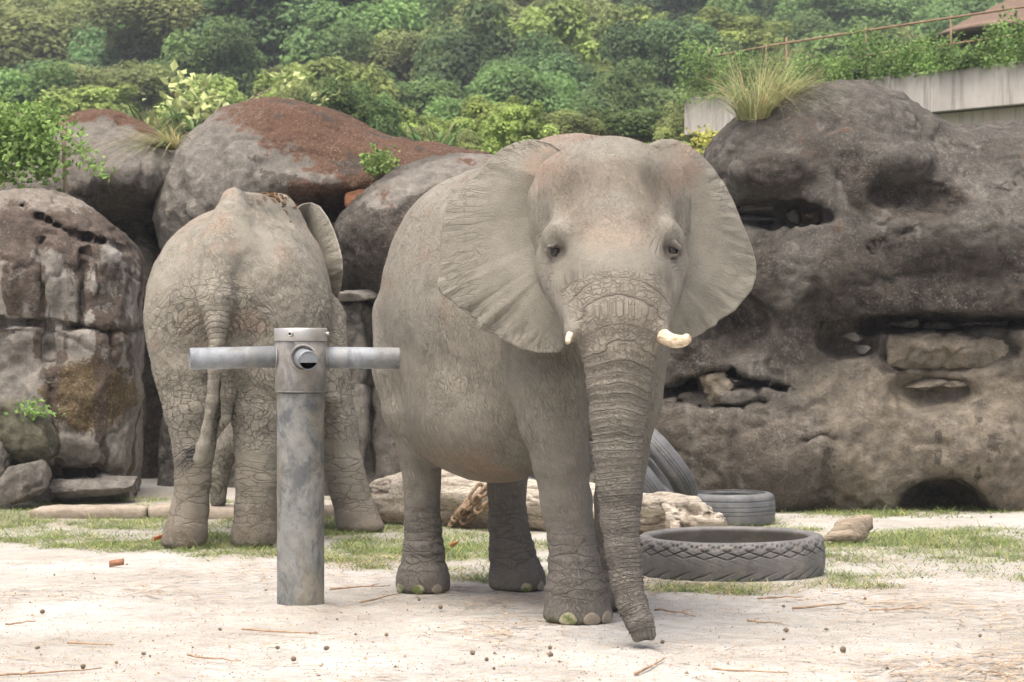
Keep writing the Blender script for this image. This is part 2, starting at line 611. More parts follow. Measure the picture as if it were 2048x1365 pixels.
def sheet(rim, root, DR, DO, nu, nv, thick, bulge, ripple, seed, edge=None):
    """an ear: rows run from the root line to the rim line (pixel outlines at the given depths)"""
    def resample(line, n):
        line = np.array(line, float)
        # smooth the outline a little by chord length
        d = np.concatenate([[0], np.cumsum(np.linalg.norm(np.diff(line[:, :2], axis=0), axis=1))])
        t = np.linspace(0, d[-1], n)
        return np.stack([np.interp(t, d, line[:, k]) for k in range(line.shape[1])], 1)
    A = resample(root, nu); B = resample(rim, nu)
    u = np.linspace(0, 1, nu)
    vv = np.linspace(0, 1, nv)
    U, V = np.meshgrid(u, vv, indexing='ij')
    px = A[:, None, 0] * (1 - V) + B[:, None, 0] * V
    py = A[:, None, 1] * (1 - V) + B[:, None, 1] * V
    D = A[:, None, 2] * (1 - V) + B[:, None, 2] * V
    D = D - bulge * np.sin(V * math.pi) * np.sin(np.clip(U, 0, 1) * math.pi)
    uv = np.stack([U.ravel(), V.ravel(), np.zeros(U.size)], 1)
    wob = vnoise(uv * np.array([7, 1.5, 1]) + seed, seed).reshape(U.shape)
    fine = fbm(uv * np.array([46, 4.0, 1]) + seed * 3 + np.stack([0 * uv[:, 0], 0 * uv[:, 0], 0 * uv[:, 0]], 1), 1, 3, seed + 5).reshape(U.shape)
    rip = ripple * (wob * V ** 2 * 1.5 + 0.42 * fine * sstep(0.45, 1.0, V))
    D = D + rip
    X = (px - 1024) * D / F; Z = CAMZ - (py - HZ) * D / F
    S = np.stack([X, D, Z], 2)
    tu = np.gradient(S, axis=0); tv = np.gradient(S, axis=1)
    nrm = np.cross(tu, tv); nrm /= np.linalg.norm(nrm, axis=2, keepdims=True) + 1e-9
    th = thick * (0.35 + 0.65 * (1 - V ** 2)) * sstep(1.0, 0.985, V)[..., ] + 0.0005
    th = th * np.minimum(sstep(0, 0.015, U) + 0.02, sstep(1, 0.985, U) + 0.02)
    a = (S + nrm * th[..., None]).reshape(-1, 3); b = (S - nrm * th[..., None]).reshape(-1, 3)
    i, j = np.meshgrid(np.arange(nu - 1), np.arange(nv - 1), indexing='ij')
    i = i.ravel(); j = j.ravel()
    q = np.stack([i * nv + j, (i + 1) * nv + j, (i + 1) * nv + j + 1, i * nv + j + 1], 1)
    N = nu * nv
    q2 = q[:, ::-1] + N
    bi = np.concatenate([[k * nv + nv - 1 for k in range(nu)]])
    s1 = np.stack([bi[:-1], bi[1:], bi[1:] + N, bi[:-1] + N], 1)
    e0 = np.arange(nv); s2 = np.stack([e0[:-1], e0[1:], e0[1:] + N, e0[:-1] + N], 1)
    e1 = (nu - 1) * nv + np.arange(nv); s3 = np.stack([e1[1:], e1[:-1], e1[:-1] + N, e1[1:] + N], 1)
    uu = np.concatenate([U.ravel()] * 2); w = np.concatenate([V.ravel()] * 2)
    return np.concatenate([a, b]), np.concatenate([q, q2, s1, s2, s3]), uu, w, np.concatenate([rip.ravel()] * 2)

def nearest_line(v, pts):
    """distance to a polyline and arc length along it"""
    pts = np.array(pts); best = np.full(len(v), 1e9); s = np.zeros(len(v)); acc = 0
    for a, b in zip(pts[:-1], pts[1:]):
        ab = b - a; L = np.linalg.norm(ab)
        t = np.clip(((v - a) @ ab) / (L * L), 0, 1)
        d = np.linalg.norm(v - a - t[:, None] * ab, axis=1)
        m = d < best
        best[m] = d[m]; s[m] = acc + t[m] * L
        acc += L
    return best, s

def project_px(v):
    return 1024 + v[:, 0] * F / v[:, 1], HZ - (v[:, 2] - CAMZ) * F / v[:, 1]

def lerp3(a, b, t):
    return a * (1 - t[:, None]) + np.array(b) * t[:, None]

def rings(s, ang, z0, seed):
    """irregular transverse creases: returns crease 0..1 for arc length s (metres)"""
    q = np.stack([s, ang, np.zeros_like(s) + z0], 1)
    return q

def toenail(parent, c, out, up, w, h, mat):
    """a low convex nail: a dome squashed against the foot"""
    out = np.array(out, float); out /= np.linalg.norm(out)
    side = np.cross(out, [0, 0, 1.0]); side /= np.linalg.norm(side)
    n, m = 10, 6
    V = []
    for i in range(m + 1):
        ph = i / m * math.pi / 2
        for j in range(n * 2):
            a = j / (2 * n) * 2 * math.pi
            y = math.cos(ph); zz = math.sin(a)
            x = math.cos(a) * y * w * (1.0 - 0.18 * max(zz, 0))
            z = zz * y * h * (1.0 if zz > 0 else 0.75)
            V.append(np.array(c) + side * x + np.array([0, 0, 1.0]) * z + out * (math.sin(ph) * 0.011))
    i, j = np.meshgrid(np.arange(m), np.arange(2 * n), indexing='ij')
    i = i.ravel(); j = j.ravel(); j2 = (j + 1) % (2 * n)
    q = np.stack([i * 2 * n + j, i * 2 * n + j2, (i + 1) * 2 * n + j2, (i + 1) * 2 * n + j], 1)
    V = np.array(V)
    V[:, 2] = np.maximum(V[:, 2], 0.004)
    base = np.array(parent.location)
    return obj('toenail', mesh_np('toenail', V - base, q), mat, parent)

t_ = NT('toenail_horn', 0.55, 0.4)
M_nail = t_.done(t_.mix((0.15, 0.13, 0.095), (0.34, 0.295, 0.22), t_.noise(30, 4)), t_.bump(t_.noise(120, 3), 0.3, 0.003))
t_ = NT('toenail_mossy', 0.7, 0.3)
M_nailg = t_.done(t_.mix((0.10, 0.13, 0.035), (0.36, 0.33, 0.22), t_.ramp(t_.noise(16, 4), [(0.42, 0.0), (0.6, 1.0)])), t_.bump(t_.noise(120, 3), 0.3, 0.003))
t_ = NT('tusk_ivory', 0.45, 0.5)
M_tusk = t_.done(t_.mix((0.40, 0.27, 0.15), (0.74, 0.64, 0.48), t_.ramp(t_.noise(22, 5, 0.6, t_.scaled((1, 1, 3))), [(0.35, 0.0), (0.6, 1.0)])), t_.bump(t_.noise(60, 4), 0.3, 0.004))
t_ = NT('eye_wet', 0.12, 0.6)
M_eye = t_.done((0.012, 0.009, 0.006))
M_hair = mat_simple('bristle_hair', (0.22, 0.13, 0.08), 0.3, 30)
M_hairdark = mat_simple('tail_hair', (0.03, 0.027, 0.03), 0.3, 30)
M_dung = mat_simple('clinging_dirt', (0.16, 0.095, 0.04), 0.5, 60, 0.95, 0.8, 0.01)

SKIN = np.array([0.242, 0.226, 0.184])
DUST = np.array([0.322, 0.304, 0.252])
DARK = np.array([0.165, 0.152, 0.132])
CREASE = np.array([0.085, 0.066, 0.050])
PINK = np.array([0.300, 0.175, 0.120])

# ---- the elephant that faces us
def build_front():
    ax = (0.40, -0.915)
    S = SDF()
    # trunk of the body
    S.ell((-0.07, 15.52, 1.74), (0.63, 1.03, 0.985), 0.2, ax)
    S.ell((-0.27, 15.95, 1.80), (0.55, 0.62, 0.85), 0.25, ax)
    S.ell((0.33, 14.95, 1.85), (0.41, 0.58, 0.86), 0.25, ax)
    S.ell((0.36, 14.75, 2.40), (0.40, 0.85, 0.46), 0.25, ax)
    # hind legs
    rh = pxlimb([(835, 640, 15.95, 92), (822, 740, 15.85, 76), (828, 820, 15.8, 62), (839, 890, 15.8, 45), (843, 960, 15.8, 37), (846, 1050, 15.78, 36), (847, 1105, 15.76, 41), (846, 1160, 15.74, 52), (846, 1200, 15.74, 59)])
    lh = pxlimb([(1040, 720, 16.1, 95), (1030, 820, 16.05, 68), (1018, 900, 16.0, 46), (1014, 980, 15.95, 38), (1017, 1050, 15.92, 39), (1024, 1105, 15.9, 45), (1034, 1160, 15.88, 55), (1036, 1200, 15.88, 60)])
    rf = pxlimb([(1092, 560, 14.42, 100), (1090, 660, 14.26, 88), (1094, 760, 14.20, 79), (1107, 840, 14.20, 68), (1122, 920, 14.20, 57), (1131, 1000, 14.22, 50), (1143, 1080, 14.2, 46), (1149, 1130, 14.18, 51), (1153, 1185, 14.16, 62), (1156, 1240, 14.15, 72)])
    lf = pxlimb([(1265, 560, 15.1, 100), (1262, 700, 15.0, 76), (1256, 800, 14.98, 66), (1243, 900, 14.96, 54), (1236, 1000, 14.94, 46), (1230, 1090, 14.92, 43), (1222, 1150, 14.9, 50), (1216, 1200, 14.88, 62)])
    for L in (rh, lh):
        S.limb(L, 0.04)
    for L in (rf, lf):
        S.limb(L, 0.025)
    # fold of skin between flank and thigh
    S.limb(pxlimb([(880, 800, 15.55, 40), (872, 860, 15.6, 26), (872, 905, 15.65, 12)]), 0.10)
    # belly and chest
    S.ell(P(968, 842, 15.3), (0.40, 0.62, 0.35), 0.2, ax)
    S.ell(P(1190, 690, 14.6), (0.30, 0.35, 0.42), 0.2, ax)
    # neck
    S.limb([(P(1205, 500, 14.4), 0.52), (P(1220, 460, 13.75), 0.40)], 0.15)
    # skull
    S.ell(P(1219, 418, 13.72), (0.405, 0.42, 0.355), 0.10)
    S.ell(P(1222, 365, 13.55), (0.31, 0.35, 0.24), 0.15)
    S.ell(P(1226, 460, 13.38), (0.27, 0.26, 0.33), 0.12)
    S.limb(pxlimb([(1228, 470, 13.42, 104), (1234, 540, 13.28, 98), (1236, 610, 13.16, 86)]), 0.12)
    # broad dome with the ridges that carry the ears
    S.limb(pxlimb([(1152, 338, 13.74, 36), (1120, 362, 13.72, 44), (1104, 400, 13.72, 44), (1106, 450, 13.70, 40), (1116, 510, 13.66, 36), (1135, 570, 13.6, 34)]), 0.10)
    S.limb(pxlimb([(1293, 338, 13.74, 36), (1324, 362, 13.72, 42), (1336, 400, 13.72, 40), (1336, 450, 13.70, 36), (1330, 510, 13.66, 34), (1315, 570, 13.6, 34)]), 0.10)
    # brows
    S.limb(pxlimb([(1160, 425, 13.27, 24), (1130, 452, 13.27, 27), (1110, 476, 13.33, 24)]), 0.12)
    S.limb(pxlimb([(1298, 425, 13.27, 24), (1326, 452, 13.27, 26), (1343, 476, 13.34, 22)]), 0.12)
    S.ell(P(1130, 540, 13.46), (0.14, 0.2, 0.2), 0.10)
    S.ell(P(1325, 540, 13.46), (0.11, 0.2, 0.2), 0.10)
    S.ell(P(1228, 620, 13.5), (0.26, 0.28, 0.24), 0.12)
    # jaw
    S.ell(P(1236, 710, 13.52), (0.17, 0.22, 0.17), 0.10)
    S.ell(P(1238, 770, 13.36), (0.085, 0.13, 0.10), 0.08)
    # temple hollows
    S.ell(P(1118, 372, 13.22), (0.085, 0.13, 0.15), 0.14, mode='cut')
    S.ell(P(1336, 372, 13.24), (0.075, 0.13, 0.15), 0.14, mode='cut')
    # trunk
    trunk = pxlimb([(1236, 575, 13.16, 92), (1237, 640, 13.10, 84), (1238, 700, 13.08, 74), (1237, 760, 13.08, 63), (1235, 830, 13.08, 55), (1235, 900, 13.08, 49), (1237, 970, 13.08, 43), (1240, 1040, 13.08, 38), (1245, 1100, 13.07, 34), (1253, 1160, 13.05, 31), (1264, 1210, 13.02, 29), (1279, 1245, 12.98, 26), (1287, 1266, 12.97, 21)])
    S.limb(trunk, 0.13)
    S.limb(pxlimb([(1112, 528, 13.46, 34), (1135, 590, 13.30, 34), (1155, 640, 13.16, 28)]), 0.10)
    S.limb(pxlimb([(1340, 528, 13.46, 30), (1325, 590, 13.30, 32), (1310, 640, 13.16, 27)]), 0.10)
    # two finger tips of the trunk
    S.limb(pxlimb([(1276, 1262, 12.98, 12), (1272, 1276, 12.98, 8)]), 0.03)
    S.limb(pxlimb([(1296, 1258, 12.98, 13), (1303, 1271, 12.98, 8)]), 0.03)
    S.ell(P(1287, 1284, 12.95), (0.02, 0.03, 0.02), 0.02, mode='cut')
    # tusk sheaths
    S.limb(pxlimb([(1168, 570, 13.2, 34), (1155, 630, 13.08, 27), (1148, 664, 13.0, 21)]), 0.05)
    S.limb(pxlimb([(1298, 570, 13.2, 34), (1310, 630, 13.08, 27), (1318, 664, 13.0, 21)]), 0.05)
    # eyes: a shallow socket on the skull, heavy lids round a small dark eye
    eyes = []
    for ex, ey in ((1110, 502), (1344, 500)):
        Ds = np.linspace(12.9, 14.2, 900)
        dd = S(np.array([P(ex, ey, D) for D in Ds]))
        D0 = Ds[np.argmax(dd < 0)]
        eyes.append((P(ex, ey, D0), D0))
    for (c, D0), s in zip(eyes, (-1, 1)):
        S.ell(c + np.array([0.010 * s, -0.03, -0.004]), (0.050, 0.05, 0.036), 0.05, mode='cut')
        tilt = -0.35 * s
        for rr, zz, dz, th, yo in ((0.042, 0.024, 0.004, 0.013, 0.004), (0.058, 0.040, 0.004, 0.008, 0.010), (0.040, 0.019, -0.010, 0.009, 0.010), (0.054, 0.032, -0.012, 0.007, 0.014)):
            lid = []
            up = 1 if dz > 0 else -1
            for a in np.linspace(0.05, math.pi - 0.05, 7):
                lx = math.cos(a) * rr; lz = up * zz * math.sin(a) + dz
                lid.append((c + np.array([lx * math.cos(tilt) - lz * math.sin(tilt), yo - 0.016 * math.sin(a), lx * math.sin(tilt) + lz * math.cos(tilt)]), th))
            S.limb(lid, 0.014, 0.008)
    eyes = [c for c, D0 in eyes]
    # flat soles
    S.add(lambda p: 0.0 - p[:, 2], (-3, 10, -0.5), (3, 20, 0.1), 0.035, 'cut_ground')
    ops = S.ops[:-1]
    S.ops = ops
    S.add(lambda p: p[:, 2] - 0.0, (-3, 10, -0.6), (3, 20, 0.06), 0.05, 'cut')
    lo, hi = np.array([-1.05, 12.80, -0.03]), np.array([1.10, 16.75, 3.0])
    v, q = surface_nets(S, lo, hi, 0.0255)
    v = relax(v, q, 1, 0.4)
    v, q = subdivide(v, q)
    v = project(S, v, 1)
    nrm = grad(S, v, 0.006)
    x, y = project_px(v)
    N = len(v)
    # ---- regions
    td, ts = nearest_line(v, [a for a, _ in trunk])
    tr = np.interp(ts, np.concatenate([[0], np.cumsum([np.linalg.norm(b[0] - a[0]) for a, b in zip(trunk[:-1], trunk[1:])])]), [r for _, r in trunk])
    w_tr = sstep(1.35, 1.12, td / tr) * sstep(13.36, 13.2, v[:, 1]) * sstep(515, 590, y)
    w_tr = w_tr * sstep(-0.02, 0.10, ts + 0.06)
    legw = np.zeros(N); lowleg = np.zeros(N)
    for L in (rh, lh, rf, lf):
        d, s = nearest_line(v, [a for a, _ in L])
        r0 = max(r for _, r in L[3:6])
        w = sstep(2.1, 1.35, d / r0)
        legw = np.maximum(legw, w * sstep(1.25, 0.85, v[:, 2]))
        lowleg = np.maximum(lowleg, w * sstep(0.75, 0.35, v[:, 2]))
    legw *= (1 - w_tr); lowleg *= (1 - w_tr)
    head = sstep(13.95, 13.7, v[:, 1]) * (1 - w_tr) * (v[:, 2] > 1.2)
    fore = head * sstep(520, 470, y)
    body = np.clip(1 - head - w_tr - lowleg, 0, 1)
    disp = np.zeros(N)
    # net A: fine mesh on body, face and legs; stretched along the fall of the skin
    sw_ = np.stack([v[:, 0] + 0.30 * v[:, 2], v[:, 1] + 0.15 * v[:, 2], v[:, 2]], 1)
    ca = warp(sw_ * np.array([44, 44, 13]), 0.45, 0.9, 500)
    wa = 0.58 * body + 0.55 * legw * (1 - body)
    wa = wa * np.clip(0.75 + 0.6 * fbm(v, 3, 2, 504), 0.1, 1) * (1 - head) * (1 - w_tr)
    cheek = head * np.maximum(sstep(500, 560, y) * sstep(1110, 1150, np.where(x < 1230, 2460 - x, x) + 0.0) , 0)
    wa = np.maximum(wa, 0.55 * head * sstep(520, 580, y) * sstep(0.1, 0.0, w_tr) * sstep(1.3, 1.6, td / tr))
    wa = np.maximum(wa, 0.24 * head * (1 - sstep(430, 505, y) * sstep(170, 120, np.abs(x - 1236))) * sstep(0.05, 0.0, w_tr))
    # net B: coarse folds on the body; across the legs; plates on the trunk
    cb = warp(sw_ * np.array([17, 17, 4.6]), 0.4, 1.0, 510)
    legc = warp(v * np.array([5.0, 5.0, 19.0]), 0.4, 0.8, 515)
    lw = np.maximum(legw, lowleg)
    isleg = lw > 0.35
    cb = np.where(isleg[:, None], legc, cb)
    wb = np.where(isleg, 0.55 * (sstep(0.10, 0.18, v[:, 2]) * sstep(0.62, 0.42, v[:, 2]) + 0.40) * sstep(0.35, 0.65, lw) * sstep(0.06, 0.14, v[:, 2]), 0.50 * body * sstep(0.34, 0.05, lw) * np.clip(0.35 + 1.3 * fbm(v, 2, 2, 517), 0, 1)) * (1 - head)
    zz = v[:, 2]
    # vertical pleats on the flank behind the ear
    pw = sstep(95, 40, np.abs(x - 985)) * sstep(600, 680, y) * sstep(900, 800, y) * (v[:, 1] > 14.3)
    disp -= 0.004 * pw * np.abs(np.sin(v[:, 0] * 60 + 3.5 * fbm(v, 3, 2, 70)))
    # trunk: rings, closer together towards the tip, arching upwards at the root
    lat = (x - np.interp(y, [520, 700, 900, 1100, 1240, 1280], [1236, 1238, 1235, 1245, 1277, 1287])) / np.interp(y, [520, 640, 760, 900, 1100, 1280], [100, 84, 63, 49, 34, 22])
    arch = 0.06 * np.clip(1 - lat * lat, -1, 1) * sstep(1000, 600, y)
    sw = ts + arch + 0.022 * fbm(v, 5, 2, 21) + 0.008 * fbm(v, 16, 2, 22)
    gl = np.linspace(-0.3, 2.3, 520)
    dens = 10 + 17 * sstep(0.25, 0.8, gl) + 18 * sstep(0.9, 1.6, gl)
    ph = np.interp(sw, gl, np.cumsum(dens) * (2.6 / 520))
    rn = np.interp(ph, np.arange(120), _hash(np.arange(120), np.zeros(120), np.zeros(120), 78))
    isT = w_tr > 0.02
    wr = w_tr * np.clip(0.65 + 0.75 * rn, 0, 1) * np.clip(1.0 + 0.8 * fbm(np.stack([lat * 2, ts * 9, 0 * ts], 1), 1, 2, 34), 0.15, 1) * (v[:, 1] < 13.25 + 0 * x)
    disp += w_tr * (0.0065 * np.cos((ph - 0.5) * 2 * math.pi + math.pi) * sstep(0.15, 0.5, ts) * (0.5 + 0.5 * rn))
    tcA = warp(np.stack([lat * 4.2, ts * 34, 0 * ts + 7.5], 1), 0.5, 0.5, 520)
    tcB = warp(np.stack([lat * 5.5, ts * 11, 0 * ts + 3.5], 1), 0.5, 0.6, 525)
    ca = np.where(isT[:, None], tcA, ca); cb = np.where(isT[:, None], tcB, cb)
    wa = np.where(isT, 0.5 * sstep(0.02, 0.4, w_tr), wa)
    wb = np.where(isT, 0.55 * sstep(0.02, 0.5, w_tr) * sstep(900, 720, y), wb)
    # head: furrows round the eyes and in front of the ears ride on the ring layer too
    er = np.minimum(np.hypot((x - 1110) / 1.15, y - 503), np.hypot((x - 1344) / 1.15, y - 501))
    hx = np.minimum(np.abs(x - 1078 - 0.22 * np.maximum(y - 500, 0)), np.abs(x - 1362 + 0.22 * np.maximum(y - 500, 0)))
    hp = hx / 8.0 + 1.2 * fbm(v, 4, 3, 530)
    ep = er / 9.5 + 0.8 * fbm(v, 8, 2, 531)
    hw = head * sstep(36, 14, hx) * sstep(330, 400, y) * 0.55 * np.clip(0.5 + 1.2 * fbm(v, 7, 2, 533), 0, 1)
    ew_ = head * sstep(62, 34, er) * sstep(14, 22, er) * 0.6 * np.clip(0.3 + 1.6 * fbm(v, 9, 2, 532), 0, 1)
    notT = ~isT & (head > 0.05)
    ph = np.where(notT, np.where(ew_ > 0.02, ep, hp), ph)
    wr = np.where(notT, np.where(ew_ > 0.02, ew_, hw * (er > 62)), wr)
    wr = np.where(~isT & ~notT, 0, wr)
    gran = fbm(v, 75, 2, 61) * fore
    disp += 0.0024 * gran
    disp += 0.003 * lowleg * sstep(0.10, 0.2, zz) * np.sin(zz * 105 + 7 * fbm(v, 2.5, 2, 5))
    disp += 0.004 * fbm(v, 14, 3, 90) * (body + 0.5 * legw)
    disp += 0.012 * fbm(v, 4.5, 2, 91) * body
    cre = np.zeros(N)
    v2 = v + nrm * disp[:, None]
    v2[:, 2] = np.maximum(v2[:, 2], 0.002)
    # ---- colour of the hide: dusted grey-brown, dark in the creases and down the legs
    big = fbm(v, 2.2, 3, 100)
    col = np.repeat(SKIN[None], N, 0) * (1 + 0.12 * big)[:, None]
    dust = np.clip(sstep(0.9, 2.4, zz) * (0.38 - 0.30 * head) + 0.25 * big, 0, 1)
    col = lerp3(col, DUST, dust)
    col = lerp3(col, DARK, np.clip(0.75 * lowleg + 0.35 * legw + 0.22 * fbm(v, 3, 3, 101), 0, 0.85) * (1 - w_tr))
    col = lerp3(col, DARK * 1.15, w_tr * np.clip(0.12 + 0.75 * sstep(820, 1080, y) + 0.15 * big, 0, 0.9))
    col = lerp3(col, DUST * np.array([1.05, .98, .94]), w_tr * sstep(900, 650, y) * 0.35)
    # brown dust on the belly, rubbed reddish skin above the ears and on the back
    bel = sstep(820, 950, y) * sstep(14.2, 14.5, v[:, 1]) * (1 - legw) * body
    col = lerp3(col, np.array([0.27, 0.19, 0.125]), 0.6 * bel * np.clip(0.6 + fbm(v, 6, 2, 103), 0, 1))
    red = np.maximum(sstep(70, 15, np.hypot((x - 1085) * 0.9, (y - 325) * 0.8)), sstep(60, 12, np.hypot((x - 1362), (y - 335) * 0.7))) * np.clip(0.55 + 0.9 * fbm(v, 12, 2, 104), 0, 1)
    red = np.maximum(red, sstep(2.72, 2.85, zz) * 0.9)
    red = np.maximum(red, 0.5 * sstep(0.25, 0.5, fbm(v, 5, 3, 105)) * body * sstep(1.4, 1.9, zz))
    col = lerp3(col, PINK * np.array([1.05, 1.15, 1.2]), np.clip(red * 0.5, 0, 1))
    # darker brow triangle on the forehead
    brow = fore * sstep(0.0, 0.35, 0.5 * fbm(v, 4, 3, 106) + 0.55 - np.abs(np.hypot((x - 1228) / 95, (y - 415) / 95) - 0.75) * 1.2)
    col = lerp3(col, np.array([0.20, 0.165, 0.125]), 0.5 * brow)
    col = lerp3(col, np.array([0.33, 0.27, 0.215]), 0.5 * fore * sstep(75, 25, np.hypot((x - 1225) / 1.3, y - 470)))
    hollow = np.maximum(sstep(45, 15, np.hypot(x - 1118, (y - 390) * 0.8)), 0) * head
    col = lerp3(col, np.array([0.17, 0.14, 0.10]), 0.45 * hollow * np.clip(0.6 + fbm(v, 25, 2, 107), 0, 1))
    er2 = sstep(27, 10, er) * head
    col = lerp3(col, np.array([0.085, 0.074, 0.066]), 0.75 * er2)
    col = col * (1 + 0.20 * gran)[:, None]
    col = lerp3(col, CREASE * 1.3, np.clip(cre, 0, 1) * 0.62)
    # mossy soles
    col = lerp3(col, np.array([0.13, 0.15, 0.05]), sstep(0.06, 0.015, zz) * 0.7 * np.clip(0.4 + fbm(v, 9, 2, 109), 0, 1))
    parts = [(v2, q)]
    cols = [col]
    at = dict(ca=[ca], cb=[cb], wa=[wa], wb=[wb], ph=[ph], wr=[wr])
    # ---- ears
    rim = [(1118, 300, 13.75), (1098, 284, 13.80), (1060, 279, 13.86), (1030, 285, 13.9), (1000, 300, 13.94), (975, 325, 13.97), (955, 350, 14.0), (925, 375, 14.02), (897, 402, 14.05), (886, 440, 14.06), (880, 490, 14.07), (879, 535, 14.06), (874, 575, 14.05), (886, 592, 14.02), (905, 604, 14.0), (918, 616, 13.98), (938, 624, 13.96), (944, 634, 13.94), (955, 640, 13.92), (957, 658, 13.9), (972, 664, 13.9), (988, 668, 13.88), (1000, 678, 13.86), (1022, 688, 13.84), (1040, 699, 13.82), (1062, 703, 13.8), (1076, 707, 13.78), (1098, 706, 13.76), (1118, 706, 13.74), (1130, 694, 13.72), (1133, 672, 13.68), (1130, 640, 13.64)]
    root = [(1150, 322, 13.77), (1118, 335, 13.79), (1094, 358, 13.79), (1086, 390, 13.84), (1086, 430, 13.86), (1092, 480, 13.84), (1100, 520, 13.8), (1112, 560, 13.77), (1126, 595, 13.74), (1142, 630, 13.7)]
    e1 = sheet(rim, root, 0, 0, 240, 84, 0.016, 0.03, 0.040, 3)
    rim2 = [(1280, 300, 13.75), (1298, 288, 13.80), (1320, 280, 13.84), (1345, 279, 13.88), (1372, 288, 13.92), (1400, 308, 13.96), (1425, 335, 14.0), (1450, 370, 14.03), (1468, 405, 14.06), (1482, 440, 14.08), (1496, 472, 14.1), (1506, 500, 14.1), (1513, 530, 14.1), (1512, 555, 14.09), (1503, 582, 14.06), (1486, 602, 14.03), (1470, 622, 14.0), (1450, 634, 13.98), (1436, 642, 13.96), (1432, 652, 13.94), (1416, 658, 13.92), (1404, 668, 13.9), (1385, 676, 13.88), (1366, 684, 13.85), (1348, 690, 13.8), (1332, 688, 13.76), (1322, 664, 13.7), (1318, 636, 13.64)]
    root2 = [(1290, 322, 13.77), (1322, 330, 13.79), (1344, 350, 13.79), (1352, 385, 13.84), (1354, 430, 13.86), (1352, 475, 13.84), (1346, 520, 13.8), (1334, 560, 13.77), (1322, 595, 13.74), (1308, 626, 13.7)]
    e2 = sheet(rim2, root2, 0, 0, 220, 66, 0.016, 0.02, 0.038, 8)
    for (ev, eq, eu, ew, rip), sd in ((e1, 200), (e2, 230)):
        eb = fbm(ev, 3, 3, sd)
        ecol = np.repeat(DUST[None] * np.array([0.80, 0.80, 0.79]), len(ev), 0) * (1 + 0.10 * eb)[:, None]
        ecol = lerp3(ecol, SKIN, np.clip(0.35 * fbm(ev, 8, 3, sd + 3), 0, 1))
        vein = 1 - sstep(0, 0.09, np.abs(fbm(ev, 7, 2, sd + 5)))
        ecol = lerp3(ecol, SKIN * 0.8, 0.18 * vein * sstep(0.2, 0.5, ew))
        ecol = lerp3(ecol, SKIN * 0.75, 0.5 * sstep(0.14, 0.0, ew))
        ex, ey = project_px(ev)
        rr = np.maximum(sstep(60, 10, np.hypot(ex - 1085, (ey - 335) * 0.7)), sstep(55, 10, np.hypot(ex - 1370, (ey - 330) * 0.6)))
        ecol = lerp3(ecol, PINK * 1.1, 0.38 * rr * np.clip(0.6 + fbm(ev, 14, 2, sd + 7), 0, 1))
        parts.append((ev, eq)); cols.append(ecol)
        ne = len(ev); z0 = np.zeros(ne)
        at['ca'].append(warp(ev * 28, 0.5, 0.8, sd)); at['wa'].append(0.22 * np.clip(0.3 + fbm(ev, 5, 2, sd + 9), 0, 1))
        at['cb'].append(warp(np.stack([eu * 60, ew * 4.5, z0], 1), 0.6, 0.7, sd + 20)); at['wb'].append(0.45 * sstep(0.35, 0.8, ew) * np.clip(0.4 + 1.2 * fbm(ev, 4, 2, sd + 11), 0, 1))
        at['ph'].append(ew * 22 + 1.5 * fbm(ev, 5, 2, sd + 13)); at['wr'].append(0.5 * sstep(0.13, 0.05, ew))
    V, Q = merge_np(parts)
    at = {k: np.concatenate(a) for k, a in at.items()}
    base = np.array([0.15, 14.9, 0.0])
    e = empty('elephant', base, 'grey elephant facing the camera with ears spread and trunk touching the sand', 'elephant')
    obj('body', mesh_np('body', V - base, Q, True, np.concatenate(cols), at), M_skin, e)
    # eyes
    for c in eyes:
        vv, fq = lathe_np([(0.0001 + 0.037 * math.sin(a), 0.037 * math.cos(a)) for a in np.linspace(0.01, math.pi - 0.01, 14)], 20)
        obj('eye', mesh_np('eye', vv + c + np.array([0, 0.026, -0.003]) - base, fq), M_eye, e)
    # tusks: a short stub on one side, a longer worn one on the other
    def tusk(pts, lab):
        pts = np.array(pts); c = np.array([P(a, b, D) for a, b, D, r in pts]); r = pts[:, 3] * pts[:, 2] / F
        n = 24; tt = np.linspace(0, len(c) - 1, n)
        def cub(col): return np.interp(tt, range(len(c)), col)
        cc = np.stack([cub(c[:, k]) for k in range(3)], 1)
        for _ in range(3): cc[1:-1] = (cc[:-2] + 2 * cc[1:-1] + cc[2:]) / 4
        tv, tf = tube_np(cc, np.interp(tt, range(len(c)), r), 16)
        tv = tv + 0.002 * np.stack([vnoise(tv * 30 + k * 9, 300 + k) for k in range(3)], 1)
        o = obj('tusk', mesh_np('tusk', tv - base, tf), M_tusk, e)
        o['label'] = lab
    tusk([(1150, 660, 13.02, 8), (1141, 668, 12.97, 8), (1137, 676, 12.93, 7), (1136, 686, 12.90, 5)], 'small stub of tusk half hidden by its sheath')
    tusk([(1304, 652, 13.10, 15), (1322, 670, 12.99, 15.5), (1338, 680, 12.91, 14.5), (1353, 684, 12.86, 13.5), (1367, 682, 12.82, 12), (1376, 677, 12.80, 10.5)], 'short worn ivory tusk with blunt broken tip')
    # nails
    def foot_nails(L, angs, mats, w=0.040, h=0.038):
        c = L[-1][0]
        for a, m in zip(angs, mats):
            o = np.array([math.sin(R(a)), -math.cos(R(a)), 0.0])
            rs = np.linspace(0.08, 0.30, 200)
            dd = S(np.array([np.array([c[0], c[1], 0.04]) + o * r for r in rs]))
            r = rs[np.argmax(dd > 0)]
            toenail(e, np.array([c[0], c[1], 0.030]) + o * (r - 0.006), o + np.array([0, 0, .25]), None, w, h, m)
    foot_nails(rf, (-18, 22, 55), (M_nailg, M_nail, M_nail), 0.055, 0.045)
    foot_nails(rh, (-58, -8, 34), (M_nailg, M_nailg, M_nail))
    foot_nails(lh, (18, 56), (M_nailg, M_nail))
    foot_nails(lf, (-20, 25), (M_nail, M_nail))
